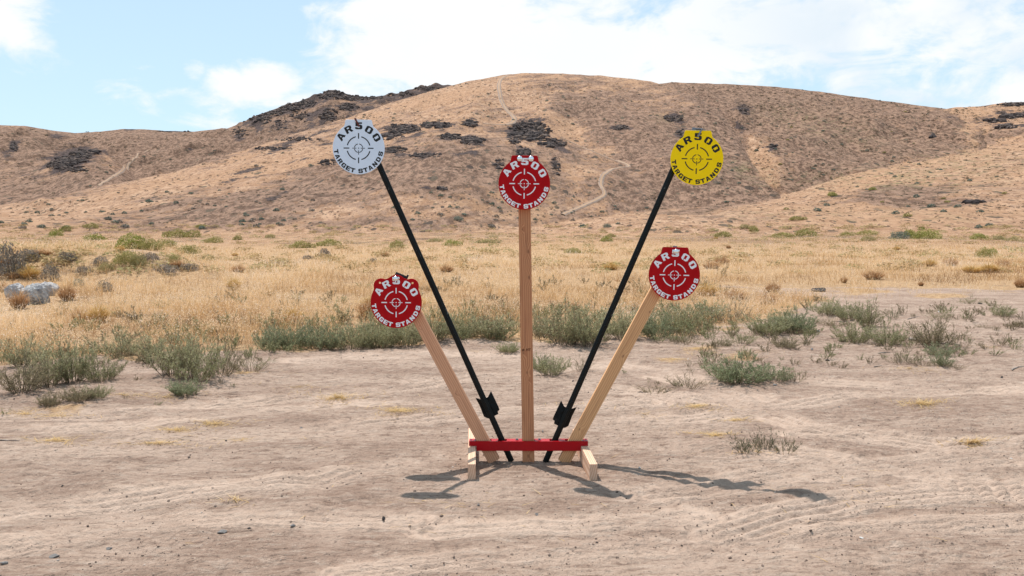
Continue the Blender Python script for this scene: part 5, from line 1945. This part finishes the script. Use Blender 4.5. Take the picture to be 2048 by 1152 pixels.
# steel T-posts
def tpost(b, t, label, spade_u, flip):
    p0, p1 = at_y(b[0], b[1], YS), at_y(t[0], t[1], YS)
    root = empty('metal_post')
    d = p1 - p0
    L = d.length
    zax = d.normalized()
    yax = Vector((0, 1, 0))
    yax = (yax - zax * yax.dot(zax)).normalized()
    xax = yax.cross(zax)
    root.matrix_world = Matrix.Translation(p0) @ Matrix((xax, yax, zax)).transposed().to_4x4()
    bm = bmesh.new()
    # T section: face flange towards the camera, stem behind; slight rib on the face
    sec = [(-.0175, .003), (-.0165, -.001), (-.006, -.003), (-.003, -.0065), (.003, -.0065), (.006, -.003), (.0165, -.001),
           (.0175, .003), (.004, .006), (.0035, .034), (-.0035, .034), (-.004, .006)]
    a = [bm.verts.new((x, y, 0)) for x, y in sec]
    b_ = [bm.verts.new((x, y, L)) for x, y in sec]
    bm.faces.new(a)
    bm.faces.new(b_[::-1])
    for i in range(len(sec)):
        j = (i + 1) % len(sec)
        bm.faces.new((a[i], b_[i], b_[j], a[j]))
    me = bm_mesh('shaft', bm)
    link('shaft', me, M_POST, root)
    bm = bmesh.new()
    z = .33
    while z < L - .03:
        add_box(bm, (-.0045, -.0125, z), (.0045, -.0050, z + .014), None, .0015)
        z += .054
    studs = bm_mesh('studs', bm)
    link('studs', studs, M_POST, root)
    k = 1 / 4.8 / 343.0
    pts = [(-76, 112), (-27, 74), (38, 74), (86, 112), (90, -60), (88, -88), (66, -92), (62, -118), (20, -118), (-26, -128), (-52, -112), (-76, -87),
           (-70, 20)]
    if flip:
        pts = [(-x, y) for x, y in pts][::-1]
    outline = [(x * k, y * k) for x, y in pts]
    me = curve_plate('anchor_plate', [outline], .0022, .0006)
    # bent cheeks: fold the outer strips back a little
    bm = bmesh.new()
    bm.from_mesh(me)
    bpy.data.meshes.remove(me)
    bmesh.ops.triangulate(bm, faces=bm.faces[:])
    bmesh.ops.subdivide_edges(bm, edges=[e for e in bm.edges if e.calc_length() > .02], cuts=2, use_grid_fill=True)
    for v in bm.verts:
        e = max(0, abs(v.co.x) - .022)
        v.co.y += e * .45
        v.co.y += .0105
    me = bm_mesh('anchor_plate', bm)
    ap = link('anchor_plate', me, M_SPADE, root)
    ap.location = (.004 if not flip else -.004, 0, spade_u)
    tag(root, label, 'metal post', 'black metal posts fanned out in the stand')
    return root


u1 = (at_y(980, 810, YS) - at_y(1023, 923, YS)).length
u2 = (at_y(1128, 830, YS) - at_y(1090, 924, YS)).length
tpost((1023, 923), (722, 250), 'black steel fence post leaning left, behind the white plate, with the higher-set anchor plate', u1, False)
tpost((1090.5, 924.5), (1379, 264), 'black steel fence post leaning right, behind the yellow plate, with the lower-set anchor plate', u2, True)

# crossbar with two skids
stand = empty('target_stand', (at_y(1057, 925, YS).x, YS, 0))
SX = stand.location.x
xl = at_y(938, 890, YS - .03).x - SX
xr = at_y(1176, 890, YS - .03).x - SX
xil = at_y(953, 890, YS - .03).x - SX
xir = at_y(1162, 890, YS - .03).x - SX
ztop = at_y(1050, 882.5, YS - .03).z
zlow = at_y(1050, 901.5, YS - .03).z
zend = at_y(1050, 891.5, YS - .03).z
bm = bmesh.new()
front = [(xl, zend), (xil, zend), (xil, zlow), (xir, zlow), (xir, zend), (xr, zend), (xr, ztop - .0005), (xl, ztop - .0005)]
add_prism(bm, front, -.033, -.029)
add_prism(bm, [(x, z) for x, z in front], .029, .033)
# top plate with slots the posts pass through
slots = []


def slot(px_l, px_r):
    slots.append((at_y(px_l, 880, YS).x - SX, at_y(px_r, 880, YS).x - SX))


slot(950, 983)
slot(996, 1013.5)
slot(1044, 1069)
slot(1099, 1117)
slot(1130, 1163)
xs = [xl] + [v for s in slots for v in s] + [xr]
for i in range(0, len(xs), 2):
    add_box(bm, (xs[i], -.0288, ztop - .004), (xs[i + 1], .0288, ztop), None, .0)
for s0, s1 in slots:
    add_box(bm, (s0, -.0288, ztop - .004), (s1, -.0215, ztop), None)
    add_box(bm, (s0, .0215, ztop - .004), (s1, .0288, ztop), None)
bar = link('crossbar', bm_mesh('crossbar', bm), M_BARRED, stand)
bar['label'] = 'glossy red steel crossbar'
for bx in (942, 951, 1164, 1172):
    for yy in (-.016, .014):
        bm = bmesh.new()
        x0 = at_y(bx, 880, YS).x - SX
        add_cyl(bm, (x0, yy, ztop), (x0, yy, ztop + .0035), .0045, .0035, 10)
        link('screw', bm_mesh('screw', bm), M_STEEL, bar)
for bx in (1034, 1079):
    bm = bmesh.new()
    x0 = at_y(bx, 880, YS).x - SX
    add_cyl(bm, (x0, 0, ztop + .0002), (x0, 0, ztop + .0025), .011, .011, 18)
    add_cyl(bm, (x0, 0, ztop + .0025), (x0, 0, ztop + .009), .0065, .006, 6)
    link('bolt', bm_mesh('bolt', bm), M_STEEL, bar)

# skids: 2x4s on edge, a little askew, running towards and away from the camera
SKW, SKH = .043, zend - .003


def skid(xf_px, yf_px, back_len, front_len, yaw, xc):
    me_bm = bmesh.new()
    add_box(me_bm, (-SKW / 2, -front_len, -.012), (SKW / 2, back_len, SKH), None, .003)
    me = bm_mesh('skid', me_bm)
    # grain must run along the board: rotate texture space by building it upright
    me.transform(Matrix.Rotation(R_(90), 4, 'X'))
    o = link('skid', me, W_SKID, stand)
    o.rotation_euler = (R_(-90), 0, yaw)
    o.rotation_mode = 'XYZ'
    o.location = (xc, 0, 0)
    return o


for side, fx, L_b, L_f in (('l', 943.5, .43, .41), ('r', 1187, .40, .41)):
    pf = at_y(fx, 950, YS - L_f)
    yaw = R_(2.6)
    xc = pf.x - L_f * math.sin(yaw) - SX
    skid(fx, 950, L_b, L_f, yaw, xc)
tag(stand, 'low red steel crossbar on two pale wooden skids standing in the dirt', 'target stand')

# ------------------------------------------------------------------ plates
GL = {
    'A': ([(0, 0), (.30, 0), (.37, .20), (.63, .20), (.70, 0), (1, 0), (.68, 1), (.32, 1)], [(.42, .40), (.58, .40), (.5, .74)]),
    'R': ([(0, 0), (0, 1), (.76, 1), (.96, .86), (.96, .56), (.80, .43), (1, 0), (.67, 0), (.50, .36), (.32, .36), (.32, 0)],
          [(.32, .58), (.32, .79), (.62, .79), (.62, .58)]),
    '5': ([(.05, 1), (.95, 1), (.95, .78), (.38, .78), (.38, .66), (.82, .66), (1, .52), (1, .14), (.82, 0), (.16, 0), (0, .12),
           (0, .30), (.34, .30), (.34, .22), (.64, .22), (.64, .44), (.05, .44)], None),
    '0': ([(.22, 0), (0, .16), (0, .84), (.22, 1), (.78, 1), (1, .84), (1, .16), (.78, 0), (.44, 0), (.44, .22), (.66, .22), (.66, .78),
           (.34, .78), (.34, .22), (.38, .22), (.38, 0)], None),
    'T': ([(.34, 0), (.34, .74), (0, .74), (0, 1), (1, 1), (1, .74), (.66, .74), (.66, 0)], None),
    'G': ([(.20, 0), (0, .16), (0, .84), (.20, 1), (.82, 1), (1, .84), (1, .66), (.68, .66), (.68, .76), (.34, .76), (.34, .24), (.68, .24),
           (.68, .34), (.52, .34), (.52, .54), (1, .54), (1, 0)], None),
    'E': ([(0, 0), (0, 1), (1, 1), (1, .77), (.36, .77), (.36, .61), (.92, .61), (.92, .40), (.36, .40), (.36, .23), (1, .23), (1, 0)], None),
    'S': ([(.18, 0), (0, .14), (0, .32), (.34, .32), (.34, .22), (.66, .22), (.66, .39), (.16, .39), (0, .52), (0, .86), (.18, 1), (.82, 1),
           (1, .86), (1, .68), (.66, .68), (.66, .78), (.34, .78), (.34, .62), (.84, .62), (1, .48), (1, .14), (.82, 0)], None),
    'N': ([(0, 0), (0, 1), (.34, 1), (.68, .48), (.68, 1), (1, 1), (1, 0), (.66, 0), (.32, .52), (.32, 0)], None),
    'D': ([(0, 0), (0, 1), (.74, 1), (1, .80), (1, .20), (.74, 0)], [(.34, .24), (.34, .76), (.60, .76), (.66, .70), (.66, .30), (.60, .24)]),
}


def lettering(R, upper):
    polys = []

    def put(ch, ang, rad, wd, ht, top):
        a = R_(ang)
        cx, cy = rad * R * math.cos(a), rad * R * math.sin(a)
        upx, upy = (math.cos(a), math.sin(a)) if top else (-math.cos(a), -math.sin(a))
        rx, ry = upy, -upx
        for pl in GL[ch]:
            if pl:
                polys.append([(cx + (x - .5) * wd * R * rx + (y - .5) * ht * R * upx,
                               cy + (x - .5) * wd * R * ry + (y - .5) * ht * R * upy) for x, y in pl])
    if upper:
     for ch, an in zip('AR500', (147.5, 118, 89.5, 60, 31)):
        put(ch, an, .815 if ch != '5' else .86, .285, .27, True)
     return polys
    for ch, an in zip('TARGET', (189, 202, 215.5, 229, 242.5, 255)):
        put(ch, an, .880, .175, .170, False)
    for ch, an in zip('STANDS', (275, 288, 301.5, 316, 331, 346.5)):
        put(ch, an, .880, .175, .170, False)
    return polys


def arc(r0, r1, a0, a1, n=12):
    A = [R_(a0 + (a1 - a0) * i / n) for i in range(n + 1)]
    return [(r1 * math.cos(a), r1 * math.sin(a)) for a in A] + [(r0 * math.cos(a), r0 * math.sin(a)) for a in A[::-1]]


def bar_poly(r0, r1, ang, wd):
    a = R_(ang)
    c, s = math.cos(a), math.sin(a)
    return [(r * c - w_ * s, r * s + w_ * c) for r, w_ in ((r0, -wd / 2), (r1, -wd / 2), (r1, wd / 2), (r0, wd / 2))]


def crosshair(R):
    p = []
    for q_ in range(4):
        a = 90 * q_
        p.append(arc(.428 * R, .470 * R, a + 14, a + 76, 14))
        p.append(bar_poly(.36 * R, .58 * R, a, .042 * R))
        p.append(arc(.148 * R, .177 * R, a + 9, a + 81, 10))
    for a in (0, 180, 270):
        p.append(bar_poly(.085 * R, .25 * R, a, .026 * R))
    p.append([(.022 * R * math.cos(t * .7854), .022 * R * math.sin(t * .7854)) for t in range(8)])
    return p


def outline(R, kind):
    if kind == 'tab':
        a1 = math.asin(.83)
        pts = []
        n = 84
        t0, t1 = math.pi - a1, 2 * math.pi + a1
        for i in range(n + 1):
            t = t0 + (t1 - t0) * i / n
            pts.append((R * math.cos(t), R * math.sin(t)))
        # right side of the tab, going up then left
        pts += [(.535 * R, .90 * R), (.515 * R, 1.00 * R), (.505 * R, 1.045 * R), (.485 * R, 1.075 * R), (.455 * R, 1.085 * R),
                (-.455 * R, 1.085 * R), (-.485 * R, 1.075 * R), (-.505 * R, 1.045 * R), (-.515 * R, 1.00 * R), (-.535 * R, .90 * R)]
        return [pts]
    pts = []
    for i in range(220):
        t = 2 * math.pi * i / 220
        d = (math.cos(t), math.sin(t))
        r = 1.0
        for cx, cy, cr in ((.60, .66, .285), (-.60, .66, .285), (0, .70, .385)):
            bq = d[0] * cx + d[1] * cy
            disc = bq * bq - (cx * cx + cy * cy - cr * cr)
            if disc > 0:
                rr = bq + math.sqrt(disc)
                r = max(r, rr) if rr > 0 else r
        pts.append(r)
    pts = np.array(pts)
    for _ in range(3):
        pts = (np.roll(pts, 1) + 2 * pts + np.roll(pts, -1)) / 4
    out = [[(R * pts[i] * math.cos(2 * math.pi * i / 220), R * pts[i] * math.sin(2 * math.pi * i / 220)) for i in range(220)]]
    for sx in (-1, 1):
        cx, cy, s = sx * .64 * R, .775 * R, .045 * R
        out.append([(cx - s, cy - s), (cx + s, cy - s), (cx + s, cy + s), (cx - s, cy + s)])
    return out


RP = .1460


def plate(cx, cy, Y, col, letcol, label, kind='tab', roll=0.0, yaw=0.0, pitch=0.0):
    p = at_y(cx, cy, Y)
    root = empty('target_plate', p)
    root.rotation_euler = (R_(pitch), R_(roll), R_(yaw))
    pm = curve_plate('steel_disc', outline(RP, kind), .0040, .0010)
    link('steel_disc', pm, col, root)
    for upper in (True, False):
        lo = link('lettering', curve_plate('lettering', lettering(RP, upper), .0003), letcol, root)
        lo.location = (0, -.0052, 0)
    cm = curve_plate('crosshair', crosshair(RP), .0003)
    co_ = link('crosshair', cm, letcol, root)
    co_.location = (0, -.0052, 0)
    tag(root, label, 'target plate', 'round steel target plates hanging in front of the posts')
    return root


def dome_bolt(parent, x, z, r=.0165):
    bm = bmesh.new()
    bmesh.ops.create_uvsphere(bm, u_segments=24, v_segments=12, radius=r)
    for v in bm.verts:
        v.co.y *= .55
    bmesh.ops.delete(bm, geom=[v for v in bm.verts if v.co.y > .002], context='VERTS')
    me = bm_mesh('bolt_head', bm, True)
    o = link('bolt_head', me, M_CHROME, parent)
    o.location = (x, -.0060, z)
    bm = bmesh.new()
    add_cyl(bm, (0, 0, 0), (0, .072, 0), .006, .006, 10)
    s = link('bolt_shank', bm_mesh('bolt_shank', bm), M_STEEL, o)
    return o


def nut_bolt(parent, x, z):
    """square-washer carriage bolt with a small lock tab"""
    bm = bmesh.new()
    bmesh.ops.create_uvsphere(bm, u_segments=20, v_segments=10, radius=.0155)
    for v in bm.verts:
        v.co.y *= .6
    add_box(bm, (-.019, .001, -.012), (-.012, .004, .010), None, .001)
    add_box(bm, (.012, .001, -.004), (.0195, .004, .011), None, .001)
    add_cyl(bm, (0, -.004, -.013), (0, -.006, -.022), .004, .003, 8)
    o = link('bolt_head', bm_mesh('bolt_head', bm, True), M_CHROME, parent)
    o.location = (x, -.0078, z)
    bm = bmesh.new()
    add_cyl(bm, (0, 0, 0), (0, .07, 0), .006, .006, 10)
    link('bolt_shank', bm_mesh('bolt_shank', bm), M_STEEL, o)
    return o


YP = YS - .055
p1 = plate(1048.5, 367.5, YP, M_RED, M_LETW, 'red round steel plate on the upright centre post, with two shiny bolt heads', 'tab', .8)
dome_bolt(p1, -.19 * RP, .965 * RP)
dome_bolt(p1, .25 * RP, .965 * RP)
p2 = plate(792.5, 605, YP, M_RED, M_LETW, 'red steel plate with two ear-like lobes and square holes, lowest at left', 'ears', .5)
nut_bolt(p2, -.015 * RP, .94 * RP)
bm = bmesh.new()
add_box(bm, (-.012, .010, -.012), (.052, .020, .012), Matrix.Rotation(R_(22), 4, 'Y'), .003)
add_cyl(bm, (.050, .015, -.030), (.062, .015, -.002), .006, .006, 8)
hk = link('clamp', bm_mesh('clamp', bm), M_RUBBER, p2)
hk.location = (.004, 0, 1.10 * RP)
p3 = plate(1348.5, 550, YP, M_RED, M_LETW, 'red round steel plate with one shiny bolt, on the right-leaning wooden post', 'tab', 1.5)
nut_bolt(p3, .025 * RP, .925 * RP)
bm = bmesh.new()
add_box(bm, (-.012, .008, -.004), (.012, .02, .009), None, .002)
link('clamp', bm_mesh('clamp', bm), M_STEEL, p3).location = (0.0, 0, 1.083 * RP)
p4 = plate(717.5, 296.5, YP, M_WHITE, M_LETB, 'white round steel plate with black lettering on the left metal post', 'tab', .6)
bm = bmesh.new()
add_box(bm, (-.0045, -.006, -.026), (.0045, .0, .026), Matrix.Rotation(R_(-28), 4, 'Y'), .0015)
h4 = link('hook', bm_mesh('hook', bm), M_RUST, p4)
h4.location = (-.008, -.0062, .99 * RP)
bm = bmesh.new()
add_cyl(bm, (0, 0, 0), (0, .06, 0), .005, .005, 8)
link('hook_shank', bm_mesh('hook_shank', bm), M_STEEL, h4).location = (-.010, -.002, .020)
p5 = plate(1393.5, 318, YP, M_YELLOW, M_LETB, 'yellow round steel plate with black lettering on the right metal post', 'tab', 1.9, -9)
bm = bmesh.new()
add_box(bm, (-.0045, -.007, -.026), (.0045, -.001, .026), Matrix.Rotation(R_(24), 4, 'Y'), .0015)
h5 = link('hook', bm_mesh('hook', bm), M_STEEL, p5)
h5.location = (.010, -.0062, 1.0 * RP)
bm = bmesh.new()
add_box(bm, (-.038, .006, -.010), (.006, .030, .012), Matrix.Rotation(R_(6), 4, 'Y'), .003)
add_cyl(bm, (.012, .004, 0), (.012, .034, 0), .011, .011, 14)
add_cyl(bm, (.030, .004, -.004), (.030, .030, -.004), .009, .009, 12)
add_cyl(bm, (-.018, .002, .008), (.022, .002, .006), .004, .004, 8)
link('clamp', bm_mesh('clamp', bm), M_STEEL, p5).location = (.004, 0, 1.115 * RP)

print('polys', sum(len(o.data.polygons) for o in C.objects if o.type == 'MESH'), 'objects', len(C.objects))
